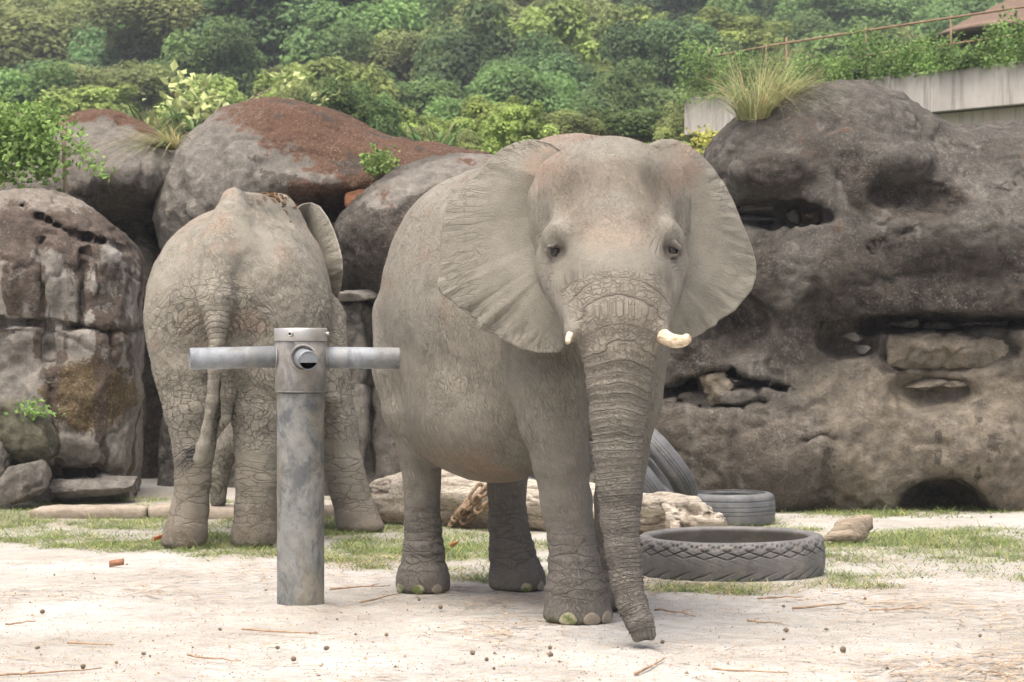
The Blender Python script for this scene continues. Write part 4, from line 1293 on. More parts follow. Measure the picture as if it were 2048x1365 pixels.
# ---- the great rock on the right
def right_massif():
    S = SDF()
    D = 22.6
    S.ell(P(1690, 430, 24.0), (1.33, 1.35, 1.31), 0.3)
    S.ell(P(1555, 350, 23.9), (0.75, 1.0, 0.62), 0.3)
    S.ell(P(2000, 575, 24.1), (1.75, 1.5, 1.66), 0.3)
    S.rbox(P(1800, 740, 24.3) + np.array([0, 0, -0.25]), (2.42, 1.55, 1.60), 0.45, 0.35)
    S.ell(P(1460, 700, 23.9), (0.9, 1.25, 1.0), 0.3)
    S.ell(P(1560, 900, 23.7), (1.35, 1.25, 0.85), 0.3)
    S.ell(P(1350, 860, 24.0), (0.55, 1.25, 1.05), 0.3)
    S.ell(P(1930, 880, 23.6), (0.9, 1.12, 0.62), 0.3)
    S.ell(P(1640, 560, 23.4), (0.75, 0.9, 0.45), 0.35)
    S.ell(P(1900, 480, 23.3), (1.0, 0.85, 0.45), 0.35)
    # brow with hollow below it
    D0 = surfD(S, 1800, 320)
    S.ell(P(1800, 322, D0 + 0.10), (0.30, 0.30, 0.17), 0.12)
    dent(S, 1800, 392, 62, 26, 0.22, 0.14)
    dent(S, 1885, 398, 50, 24, 0.18, 0.14)
    D0 = surfD(S, 1540, 345)
    S.ell(P(1545, 350, D0 + 0.28), (0.46, 0.5, 0.24), 0.12)
    # upper cleft, wide on the left, and its lip
    cleft(S, [(1390, 428, 22), (1480, 428, 26), (1560, 428, 27), (1620, 430, 22), (1660, 438, 6)], 0.50, 0.05)
    # alcove under the ear
    dent(S, 1468, 655, 66, 66, 0.32, 0.22)
    # long horizontal cleft under an overhang
    D0 = surfD(S, 1900, 600)
    S.limb([(P(1680, 622, D0 + 0.22), 0.16), (P(1900, 606, D0 + 0.15), 0.22), (P(2120, 600, D0 + 0.15), 0.24)], 0.2)
    cleft(S, [(1636, 657, 3), (1690, 652, 9), (1760, 648, 15), (1900, 646, 19), (2110, 644, 19)], 0.45, 0.03)
    dent(S, 1700, 688, 62, 30, 0.30, 0.10)
    dent(S, 1890, 700, 150, 50, 0.22, 0.06)
    dent(S, 1870, 785, 90, 34, 0.24, 0.12)
    # slanting crack low on the left with a wedge of broken stone
    cleft(S, [(1262, 794, 9), (1330, 784, 11), (1400, 770, 15), (1440, 752, 12), (1468, 742, 3)], 0.40, 0.03)
    cleft(S, [(1452, 746, 6), (1500, 766, 6), (1550, 774, 7), (1590, 788, 2)], 0.30, 0.03)
    cleft(S, [(1270, 814, 5), (1360, 806, 6), (1430, 814, 5), (1530, 806, 3)], 0.2, 0.03)
    dent(S, 1440, 790, 80, 26, 0.20, 0.05)
    # hairline cracks
    cleft(S, [(1990, 400, 1.5), (2020, 370, 2.5), (2060, 350, 2.5)], 0.08, 0.02)
    cleft(S, [(1740, 500, 1.5), (1790, 470, 2), (1840, 455, 1.5)], 0.06, 0.02)
    cleft(S, [(1600, 890, 1.5), (1640, 870, 2.5), (1670, 880, 1.5)], 0.08, 0.02)
    # low hollow at the foot
    D0 = surfD(S, 1895, 960)
    S.ell(P(1895, 1050, D0 - 0.05), (0.46, 0.75, 0.42), 0.06, mode='cut')
    D0 = surfD(S, 1500, 1000)
    S.limb([(P(1250, 1052, D0 + 0.1), 0.10), (P(1500, 1052, D0 - 0.05), 0.13), (P(1700, 1046, D0 - 0.1), 0.10)], 0.15, mode='cut', squash=(1, 1.6, 1))
    def colr(v, n):
        x, y = project_px(v)
        w = fbm(v, 1.1, 4, 900); w2 = fbm(v, 3.5, 4, 901); w3 = fbm(v, 9, 3, 902)
        c = np.repeat((GREY * 0.68)[None], len(v), 0) * (1 + 0.22 * w2)[:, None]
        c = lerp3(c, LIGHT * 0.62, np.clip(0.35 * sstep(0.0, 0.4, w + 0.5 * w3), 0, 1))
        low = sstep(670, 760, y + 50 * w2) * sstep(1540, 1700, x + 60 * w)
        c = lerp3(c, OCHRE * 1.25, low * np.clip(0.7 + 0.6 * w3, 0, 0.9))
        lowl = sstep(790, 850, y) * sstep(1700, 1560, x)
        c = lerp3(c, np.array([0.17, 0.145, 0.115]), lowl * 0.8)
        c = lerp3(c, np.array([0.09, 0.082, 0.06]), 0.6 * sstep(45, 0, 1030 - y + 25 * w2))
        # a belt of dark lichen across the middle of the face, patches above and below
        st = sstep(-60, 60, y - 482 - 40 * w - 30 * w2) * sstep(720, 600, y + 50 * w) * sstep(1480, 1560, x) * (0.95 + 0.3 * w2)
        for cx, cy, rx, ry, am in ((1560, 352, 95, 52, .72), (1740, 372, 55, 60, .75), (1850, 400, 90, 42, .8), (1640, 300, 40, 36, .55), (1530, 540, 50, 90, .8), (1350, 720, 120, 90, .75), (1470, 640, 75, 70, .8), (1610, 690, 130, 50, .6), (1700, 335, 45, 50, .7), (1790, 620, 120, 40, .7), (1990, 600, 90, 50, .75), (1560, 950, 170, 60, .42), (1450, 1000, 120, 50, .5), (1330, 930, 80, 90, .45), (1790, 720, 40, 40, .6), (2010, 690, 40, 50, .6), (1880, 985, 110, 25, .6), (1655, 960, 26, 120, .5), (1470, 930, 22, 140, .45)):
            st = np.maximum(st, 1.15 * am * sstep(1.6, 0.35, np.hypot((x - cx) / rx, (y - cy) / ry)))
        # grey channels where water runs down through the belt
        ch = sstep(38, 10, np.abs(x - (1600 + 0.55 * (560 - y)) - 25 * w2)) * sstep(430, 480, y) * sstep(640, 600, y)
        st = st * (1 - 0.75 * ch) * (1 - 0.7 * sstep(40, 12, np.abs(x - 1580 - 20 * w2)) * sstep(640, 560, y) * (y > 470))
        rn = sstep(0.22, 0.42, fbm(v * np.array([3.2, 3.2, 0.45]), 1.6, 3, 905)) * sstep(700, 800, y)
        st = np.maximum(st, 0.5 * rn)
        pt = 0.36 * sstep(0.22, 0.5, fbm(v, 2.6, 3, 907)) * sstep(760, 500, y)
        return c, st, pt
    lo, hi = bounds_px(1215, 2330, 120, 1060, 22.0, 25.6)
    lo[0] = 0.85
    globals()['massif_S'] = S
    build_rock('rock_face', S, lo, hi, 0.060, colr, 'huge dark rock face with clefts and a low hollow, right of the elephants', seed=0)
right_massif()

def pebble_rock(px, py, D, rx, ry, rz, label, col, seed, rot=0.0, square=False):
    """a single stone, rx and rz in pixels, ry (depth) in metres"""
    c = P(px, py, D); k = D / F
    S = SDF()
    b = np.array([rx * k, ry, rz * k])
    rr = np.random.default_rng(seed)
    # a broken block: an ellipsoid chipped flat on many sides
    pl = rr.normal(0, 1, (16, 3)); pl = np.concatenate([pl, np.eye(3), -np.eye(3)]); pl /= np.linalg.norm(pl, axis=1, keepdims=True)
    off = np.concatenate([rr.uniform(0.80, 1.02, 16), rr.uniform(0.86, 0.96, 6)])
    cs, sn = math.cos(rot), math.sin(rot)
    def fn(p):
        q = p - c.astype(np.float32)
        q = np.stack([q[:, 0] * cs + q[:, 2] * sn, q[:, 1], q[:, 2] * cs - q[:, 0] * sn], 1) / b
        d = None
        for n_, o_ in zip(pl, off):
            e_ = q @ n_.astype(np.float32) - o_
            d = e_ if d is None else -smin(-d, -e_, 0.05)
        return d * min(b)
    if square:
        S.rbox(c, b * 0.97, min(b) * 0.35, 0.05)
        S.ell(c + np.array([-0.1 * b[0], -0.2 * b[1], 0.2 * b[2]]), b * np.array([0.8, 1.0, 0.8]), 0.1)
    else:
        S.add(fn, c - b * 1.25, c + b * 1.25, 0.02)
    h = max(min(b) / 6, 0.012)
    def cf(v, n):
        w = fbm(v, 5, 4, seed); return np.repeat(np.array(col)[None], len(v), 0) * (1 + 0.5 * w)[:, None]
    build_rock('stone', S, c - b * 1.2 - 0.06, c + b * 1.2 + 0.06, h, cf, label, amp=0.8 * min(1, min(b) / 0.12), sub=1, seed=seed, cat='stone')
for px_, py_, inn, rx_, ry_, rz_, lab, col_, sd_, *rt in (
          (1516, 418, .02, 46, 0.20, 9, 'flat grey stone lying on top in the upper cleft', LIGHT * 0.8, 1),
          (1520, 442, -.02, 46, 0.25, 13, 'low grey stone under the flat one in the upper cleft', LIGHT * 0.75, 2),
          (1584, 436, .0, 21, 0.22, 19, 'rounded stone standing in the middle of the upper cleft', LIGHT * 0.7, 3),
          (1624, 438, .0, 22, 0.2, 14, 'brownish stone at the narrow end of the upper cleft', BROWN * 1.4, 4),
          (1806, 648, .04, 30, 0.16, 9, 'small oval stone at the left end of the long cleft', LIGHT * 0.7, 5),
          (1872, 651, .04, 34, 0.16, 9, 'thin stone in the middle of the long cleft', GREY, 6),
          (1965, 651, .04, 54, 0.16, 9, 'long thin stone at the right end of the long cleft', GREY, 7),
          (1900, 704, .20, 142, 0.36, 36, 'long squared stone slab under the long cleft', OCHRE * 0.95, 8, 0.0, True),
          (1868, 768, .14, 80, 0.3, 20, 'low stone under the long squared slab', OCHRE * 0.85, 9),
          (1700, 674, .12, 26, 0.2, 13, 'small pale stone left of the long squared slab', LIGHT, 10),
          (1724, 700, .12, 17, 0.2, 10, 'smallest pale stone beside the long squared slab', LIGHT * 1.1, 11),
          (1434, 776, .10, 38, 0.25, 36, 'pale wedge of broken stone under the slanting crack', OCHRE * 1.5, 12, 0.2),
          (1492, 794, .15, 62, 0.25, 18, 'dark block beside the pale wedge of broken stone', GREY, 13)):
    D0 = surfD(massif_S, px_ + rx_ * 0.2, py_)
    pebble_rock(px_, py_, D0 + inn, rx_, ry_, rz_, lab, col_, sd_, *rt)

# ---- rocks on the left
def left_boulder():
    S = SDF()
    S.rbox(P(60, 850, 24.9), (1.06, 1.0, 1.2), 0.35, 0.2)
    S.ell(P(55, 575, 24.8), (1.08, 1.0, 1.02), 0.25)
    S.rbox(P(60, 590, 24.9), (1.02, 0.95, 0.62), 0.35, 0.25)
    S.ell(P(150, 800, 24.6), (0.63, 0.9, 0.62), 0.2)
    for x_, y_, w_ in ((40, 560, .16), (120, 560, .15), (205, 575, .17)):
        S.ell(P(x_, y_, surfD(S, x_, y_) + 0.40), (w_, 0.5, 0.42), 0.08)
    S.ell(P(110, 870, 24.2), (0.62, 0.55, 0.32), 0.2)
    # joints between the courses
    cleft(S, [(-60, 642, 4), (60, 646, 4), (150, 655, 5), (215, 664, 4), (300, 664, 5)], 0.22, 0.05)
    cleft(S, [(-40, 380, 3), (40, 412, 4), (90, 440, 6), (130, 462, 6), (200, 482, 6), (262, 500, 6)], 0.25, 0.06)
    cleft(S, [(215, 660, 4), (222, 700, 2)], 0.15, 0.04)
    cleft(S, [(78, 480, 3), (84, 630, 4)], 0.16, 0.06)
    cleft(S, [(165, 500, 3), (160, 640, 4)], 0.16, 0.06)
    cleft(S, [(95, 660, 3), (100, 780, 5), (92, 900, 6)], 0.16, 0.06)
    cleft(S, [(60, 942, 10), (160, 948, 12), (272, 952, 12)], 0.3, 0.08)
    S.add(lambda p: p[:, 2] + 0.2, (-9, 20, -0.9), (9, 30, -0.15), 0.01, 'cut')
    def colr(v, n):
        x, y = project_px(v)
        w = fbm(v, 1.4, 4, 920); w2 = fbm(v, 4, 4, 921); w3 = fbm(v, 10, 3, 922)
        c = np.repeat((LIGHT * 0.92)[None], len(v), 0) * (1 + 0.25 * w2)[:, None]
        c = lerp3(c, np.array([0.30, 0.26, 0.215]), sstep(470, 400, y + 30 * w2) * 0.7)
        c = lerp3(c, np.array([0.46, 0.435, 0.39]), 0.55 * sstep(0.10, 0.25, fbm(v * np.array([3.4, 3.4, 0.6]), 1.5, 3, 926)) * sstep(450, 500, y) * sstep(700, 640, y))
        blk = sstep(-30, 40, y - 405 - 30 * w2) * sstep(590, 480, y + 50 * w2 - 30 * np.sin(x * 0.05))
        st = 0.78 * blk
        st = np.maximum(st, 0.66 * sstep(0.08, 0.30, fbm(v * np.array([3.0, 3.0, 0.7]), 1.5, 3, 924)) * sstep(500, 540, y))
        st = np.maximum(st, 0.6 * sstep(30, 0, np.abs(y - 655)) * sstep(0, 0.3, w2 + 0.2))
        pt = 0.85 * sstep(1.3, 0.5, np.hypot((x - 175) / 115, (y - 790) / 85))
        return c, st, pt
    lo, hi = bounds_px(-170, 300, 345, 1040, 23.4, 26.1)
    build_rock('boulder', S, lo, hi, 0.05, colr, 'tall pale boulder in split courses with rust brown streaks at the left edge', M_rockpale, seed=20)
left_boulder()
pebble_rock(38, 868, 23.5, 66, 0.34, 70, 'mossy squared stone leaning on the tall pale boulder', (0.15, 0.145, 0.10), 31, 0.3)
pebble_rock(45, 965, 23.2, 62, 0.32, 42, 'rounded grey stone under the mossy squared stone', GREY, 32, 0.2)
pebble_rock(190, 975, 23.8, 88, 0.35, 24, 'low flat stone at the foot of the tall pale boulder', LIGHT * 0.62, 33)
pebble_rock(-10, 930, 23.3, 40, 0.3, 60, 'grey stone cut by the left edge of the picture', GREY * 1.1, 34)

def back_left():
    S = SDF()
    S.ell(P(205, 345, 28.0), (0.82, 1.3, 0.70), 0.3)
    S.ell(P(120, 430, 28.0), (0.85, 1.6, 0.70), 0.3)
    S.ell(P(285, 370, 27.6), (0.62, 1.6, 0.45), 0.3)
    S.rbox(P(230, 700, 28.6), (1.35, 0.8, 1.9), 0.3, 0.3)
    S.ell(P(300, 560, 27.2), (0.25, 0.9, 0.55), 0.2)
    def colr(v, n):
        x, y = project_px(v)
        w2 = fbm(v, 4, 4, 931); w3 = fbm(v, 10, 3, 932)
        c = np.repeat((GREY * 1.2)[None], len(v), 0) * (1 + 0.3 * w2)[:, None]
        pt = sstep(30, -12, y - np.interp(x, [100, 200, 260, 300, 350], [240, 226, 240, 268, 290]) + 10 * w3)
        st = 0.75 * sstep(320, 400, y + 30 * w2)
        return c, st, pt
    lo, hi = bounds_px(-60, 380, 195, 1010, 25.4, 29.8)
    build_rock('boulder', S, lo, hi, 0.07, colr, 'grey boulder with a rusty rim behind the tall pale boulder', seed=24)
back_left()

def rust_boulder():
    S = SDF()
    S.ell(P(560, 372, 27.2), (1.20, 1.35, 0.97), 0.3)
    S.ell(P(470, 420, 27.0), (0.78, 1.2, 0.95), 0.3)
    S.rbox(P(440, 720, 27.1), (0.58, 0.9, 1.9), 0.35, 0.3)
    S.ell(P(770, 385, 27.0), (0.95, 1.2, 0.56), 0.35)
    S.ell(P(920, 400, 27.0), (0.8, 1.2, 0.55), 0.35)
    S.ell(P(610, 375, 26.4), (0.62, 0.75, 0.24), 0.15)
    cleft(S, [(560, 424, 14), (640, 420, 20), (700, 412, 22), (760, 402, 16)], 0.6, 0.08)
    S.rbox(P(640, 700, 27.6), (1.1, 0.7, 1.5), 0.3, 0.2)
    def colr(v, n):
        x, y = project_px(v)
        w = fbm(v, 1.4, 4, 940); w2 = fbm(v, 4, 4, 941); w3 = fbm(v, 11, 3, 942)
        c = np.repeat((LIGHT * 0.66)[None], len(v), 0) * (1 + 0.3 * w2)[:, None]
        st = 0.62 * sstep(0.02, 0.3, w2 + 0.3 * w3) * sstep(400, 560, x + 200 * (y > 420)) + 0.5 * sstep(500, 600, y)
        pt = sstep(-90, 90, (x - 560) * 0.55 + (300 - y) * 0.75 + 50 * w2)
        pt = np.maximum(pt, 0.75 * sstep(325, 375, y + 25 * w2) * sstep(520, 600, x) * sstep(470, 430, y))
        spots = sstep(0.42, 0.55, vnoise(v * 19, 944)) * sstep(320, 350, y)
        return lerp3(c, LIGHT * 1.2, 0.6 * spots), np.clip(st, 0, 0.7), pt
    lo, hi = bounds_px(300, 1060, 165, 1000, 25.6, 29.0)
    build_rock('boulder', S, lo, hi, 0.07, colr, 'big rounded boulder with a rust red crown behind the rear elephant', seed=40)
rust_boulder()

def dark_boulder():
    S = SDF()
    S.ell(P(940, 505, 25.6), (1.36, 1.2, 1.04), 0.3)
    S.ell(P(820, 480, 25.3), (0.72, 1.0, 0.60), 0.3)
    S.ell(P(1150, 470, 25.8), (1.2, 1.2, 0.88), 0.3)
    def colr(v, n):
        x, y = project_px(v)
        w2 = fbm(v, 4, 4, 951); w3 = fbm(v, 11, 3, 952)
        c = np.repeat((GREY * 0.72)[None], len(v), 0) * (1 + 0.3 * w2)[:, None]
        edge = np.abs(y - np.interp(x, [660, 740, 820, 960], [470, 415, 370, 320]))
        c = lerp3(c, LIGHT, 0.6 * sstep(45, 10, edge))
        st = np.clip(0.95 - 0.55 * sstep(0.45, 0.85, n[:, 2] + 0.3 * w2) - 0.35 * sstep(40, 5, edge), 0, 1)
        return c, st, 0.5 * sstep(0.05, 0.4, w2)
    lo, hi = bounds_px(640, 1480, 270, 720, 24.1, 27.3)
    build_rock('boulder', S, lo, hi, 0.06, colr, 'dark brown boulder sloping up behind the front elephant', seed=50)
    S = SDF()
    S.rbox(P(890, 800, 25.7), (1.10, 0.75, 0.98), 0.25, 0.2)
    S.rbox(P(700, 800, 25.5), (0.26, 0.7, 1.05), 0.14, 0.05)
    S.rbox(P(1180, 820, 25.6), (1.1, 0.75, 1.0), 0.3, 0.2)
    cleft(S, [(736, 620, 4), (742, 780, 4), (738, 1000, 4)], 0.2, 0.04)
    def colr2(v, n):
        x, y = project_px(v)
        w2 = fbm(v, 4, 4, 961); w3 = fbm(v, 11, 3, 962)
        st = fbm(v * np.array([3, 3, 0.4]), 1.5, 3, 963)
        c = np.repeat((LIGHT * 0.62)[None], len(v), 0) * (1 + 0.45 * w2)[:, None]
        c = lerp3(c, RUST * 0.8, 0.75 * sstep(0.05, 0.3, st))
        c = lerp3(c, BLACK, 0.6 * sstep(0.1, 0.4, -st + 0.3 * w3))
        return c
    lo, hi = bounds_px(640, 1420, 575, 1010, 24.5, 26.8)
    build_rock('rock_wall', S, lo, hi, 0.06, colr2, 'grey streaked rock wall under the dark brown boulder', seed=55)
dark_boulder()
pebble_rock(735, 402, 25.7, 44, 0.4, 22, 'reddish stone wedged between rust crowned and dark boulders', RUST * 1.3, 61)
pebble_rock(698, 448, 25.2, 18, 0.2, 18, 'small grey stone wedged low between the two boulders', GREY, 62)
pebble_rock(715, 592, 24.9, 45, 0.3, 12, 'flat stone tucked in the joint under the dark boulder', LIGHT * 0.7, 63)

# ---- low kerb on the left
def kerb():
    S = SDF()
    a = G(60, 1036); b = G(760, 1034)
    n = 3
    t = NT('worn_concrete', 0.9, 0.2)
    c = t.mix((0.24, 0.20, 0.155), (0.40, 0.35, 0.28), t.ramp(t.noise(5, 6, 0.65), [(0.35, 0.0), (0.65, 1.0)]))
    m = t.done(c, t.bump(t.noise(24, 5), 0.6, 0.02))
    e = empty('kerb', (a + b) / 2, 'low worn concrete kerb behind the rear elephant', 'kerb')
    base = (a + b) / 2
    for k in range(n):
        p0 = a + (b - a) * k / n; p1 = a + (b - a) * (k + 1) / n
        L = np.linalg.norm(p1 - p0)
        S = SDF(); c0 = (p0 + p1) / 2 + np.array([0, 0.12, 0.03])
        S.rbox(c0, (L / 2 - 0.004, 0.16, 0.062), 0.03, 0.02)
        v, q = surface_nets(S, c0 - np.array([L / 2 + .05, .2, .2]), c0 + np.array([L / 2 + .05, .2, .2]), 0.03)
        v = v + 0.035 * np.stack([fbm(v, 3.5, 3, 970 + i) for i in range(3)], 1)
        obj('kerb_stone', mesh_np('kerb_stone', v - base, q), m, e)
kerb()
# ------------------------------------------------------------------ the steel post with three arms
def mat_galv(name, base=(0.27, 0.275, 0.255), stain=0.8):
    t = NT(name, 0.6, 0.4)
    t.b.inputs['Metallic'].default_value = 0.2
    a = t.noise(7.5, 7, 0.7)
    c = t.mix(tuple(x * 0.62 for x in base), base, t.ramp(a, [(0.35, 0.0), (0.6, 1.0)]))
    bl = t.ramp(t.noise(4.6, 8, 0.74, t.scaled((1, 1, 0.6)), 0.6), [(0.48, 0.0), (0.56, 1.0)])
    c = t.mix(c, (0.085, 0.095, 0.105), t.math('MULTIPLY', bl, stain * 0.95))
    oc = t.ramp(t.noise(5.3, 5, 0.7, t.scaled((1, 1, 0.45))), [(0.50, 0.0), (0.62, 1.0)])
    c = t.mix(c, (0.30, 0.255, 0.17), t.math('MULTIPLY', oc, stain * 0.6))
    sc = t.ramp(t.noise(60, 4, 0.75, t.scaled((2.5, 2.5, 0.4))), [(0.60, 0.0), (0.72, 1.0)])
    c = t.mix(c, (0.48, 0.48, 0.46), t.math('MULTIPLY', sc, 0.5))
    r = t.ramp(a, [(0.3, 0.75), (0.7, 0.55)])
    return t.done(c, t.bump(t.noise(50, 5, 0.7), 0.18, 0.006), r)
M_galv = mat_galv('galvanised_tube')
M_galvc = mat_galv('galvanised_arm', (0.30, 0.325, 0.345), 0.45)
M_galvr = mat_galv('weathered_collar', (0.33, 0.32, 0.30), 0.5)
t_ = NT('brushed_cap', 0.38, 0.5); t_.b.inputs['Metallic'].default_value = 0.6
M_cap = t_.done(t_.mix((0.42, 0.42, 0.40), (0.58, 0.57, 0.54), t_.noise(9, 5, 0.6, t_.scaled((1, 1, 5)))), t_.bump(t_.noise(70, 3), 0.2, 0.003))
t_ = NT('dark_inside', 0.9, 0.1); M_void = t_.done((0.012, 0.011, 0.011))

def post():
    c = np.array([-1.290, 14.95, 0.0])
    e = empty('feeding_post', c, 'galvanised steel post with three short pipe arms between the elephants', 'post')
    r = 0.144
    v, f = lathe_np([(r, -0.1), (r, 0.2), (r, 0.6), (r, 1.0), (r, 1.30)], 64)
    obj('tube', mesh_np('tube', v, f), M_galv, e)
    zc0, zc1 = 1.312, 1.622
    v, f = lathe_np([(r - .004, zc0 + .001), (0.153, zc0), (0.156, zc0 + 0.004), (0.156, zc1 - 0.004), (0.153, zc1), (r - .004, zc1)], 64)
    obj('collar', mesh_np('collar', v, f), M_galvr, e)
    # weld seam at the collar
    v, f = lathe_np([(0.150 + 0.006 * math.cos(a), zc0 - 0.002 + 0.006 * math.sin(a)) for a in np.linspace(0, 2 * math.pi, 9)], 64)
    obj('weld_seam', mesh_np('weld_seam', v, f), M_galvr, e)
    zt0, zt1 = 1.617, 1.695
    v, f = lathe_np([(0.150, zt0), (0.160, zt0), (0.162, zt0 + .003), (0.162, zt1 - .004), (0.159, zt1), (0.02, zt1 + 0.002), (0.0005, zt1 + 0.002)], 64)
    cap = obj('cap', mesh_np('cap', v, f), M_cap, e)
    # set screw in the cap
    def pipe(a, b, ro, ri, seg=32):
        a = np.array(a, float); b = np.array(b, float)
        d = b - a; L = np.linalg.norm(d)
        v, f = lathe_np([(ri, 0.0), (ro, 0.0), (ro, L * .5), (ro, L - 0.004), (ro - 0.003, L), (ri, L), (ri, 0.02)], seg)
        q = Vector(d).to_track_quat('Z', 'Y').to_matrix()
        return v @ np.array(q).T + a, f
    v, f = pipe((-0.045, -0.150, zt0 + 0.042), (-0.05, -0.183, zt0 + 0.042), 0.017, 0.009, 16)
    obj('screw', mesh_np('screw', v, f), M_cap, cap)
    v, f = pipe((0.155, -0.04, zt0 + 0.045), (0.178, -0.045, zt0 + 0.045), 0.010, 0.004, 12)
    obj('screw', mesh_np('screw', v, f), M_cap, cap)
    az = R(11)
    fw = np.array([math.sin(az), -math.cos(az), 0]); rt = np.array([math.cos(az), math.sin(az), 0])
    za = 1.515
    arm_r = 0.066
    for d, L, dz0, dz1 in ((-rt, 0.672, 0.006, -0.006), (rt, 0.607, 0.0, -0.006)):
        v, f = pipe(d * 0.12 + np.array([0, 0, za + dz0]), d * L + np.array([0, 0, za + dz1]), arm_r, arm_r - 0.006)
        a = obj('arm', mesh_np('arm', v, f), M_galvc, e)
        v, f = pipe(d * (L - 0.03) + np.array([0, 0, za + dz1]), d * (L - 0.004) + np.array([0, 0, za + dz1]), arm_r - 0.006, 0.0005)
        obj('end_plate', mesh_np('end_plate', v, f), M_galvc, a)
        v, f = lathe_np([(arm_r + 0.004 + 0.007 * math.cos(t), 0.007 * math.sin(t)) for t in np.linspace(0, 2 * math.pi, 9)], 32)
        q = np.array(Vector(d).to_track_quat('Z', 'Y').to_matrix())
        obj('weld_seam', mesh_np('weld_seam', v @ q.T + d * 0.152 + np.array([0, 0, za + dz0]), f), M_galvr, a)
    # the arm that points at the camera: closed above, open in its lower half
    rr = 0.058
    v, f = pipe(fw * 0.10 + np.array([0, 0, za]), fw * 0.44 + np.array([0, 0, za - 0.012]), rr, rr - 0.005)
    a = obj('arm', mesh_np('arm', v, f), M_galvc, e)
    v, f = lathe_np([(arm_r + 0.010 + 0.009 * math.cos(t), 0.009 * math.sin(t)) for t in np.linspace(0, 2 * math.pi, 9)], 32)
    q = np.array(Vector(fw).to_track_quat('Z', 'Y').to_matrix())
    obj('weld_seam', mesh_np('weld_seam', v @ q.T * np.array([1, 1, 1]) + fw * 0.16 + np.array([0, 0, za]), f), M_galvr, a)
    end = fw * 0.437 + np.array([0, 0, za - 0.012])
    tt = np.linspace(-0.25, math.pi + 0.25, 25)
    prof = np.stack([np.cos(tt) * (rr - 0.005), np.sin(tt) * (rr - 0.005)], 1)
    n = len(prof)
    side = np.cross(fw, [0, 0, 1.0])
    fr = end + prof[:, :1] * side + prof[:, 1:] * np.array([0, 0, 1.0]); bk = fr - fw * 0.006
    V = np.concatenate([fr, bk, [end], [end - fw * 0.006]])
    T = [(i + 1, i, 2 * n) for i in range(n - 1)] + [(n + i, n + i + 1, 2 * n + 1) for i in range(n - 1)] + [(0, n - 1, 2 * n)]
    Q = [(i, i + 1, n + i + 1, n + i) for i in range(n - 1)]
    obj('end_plate', mesh_np('end_plate', V, [np.array(Q), np.array(T)], False), M_galvc, a)
    v, f = lathe_np([(0.0005, 0), (rr - 0.006, 0), (rr - 0.006, 0.12)], 24)
    obj('inside', mesh_np('inside', v @ q.T + fw * 0.30 + np.array([0, 0, za - 0.008]), f), M_void, a)
post()

# ------------------------------------------------------------------ log, chain, tyres
def mat_wood():
    t = NT('weathered_wood', 0.9, 0.15)
    c = t.attr('Col')
    g = t.noise(9, 6, 0.7, t.scaled((0.7, 6, 6)))
    c = t.mix(c, t.ramp(g, [(0.34, 0.45), (0.5, 1.0), (0.66, 1.3)]), 0.9, 'MULTIPLY')
    n = t.bump(g, 0.7, 0.03)
    n = t.bump(t.noise(40, 5, 0.7, t.scaled((0.6, 4, 4))), 0.6, 0.01, n)
    return t.done(c, n)
M_wood = mat_wood()

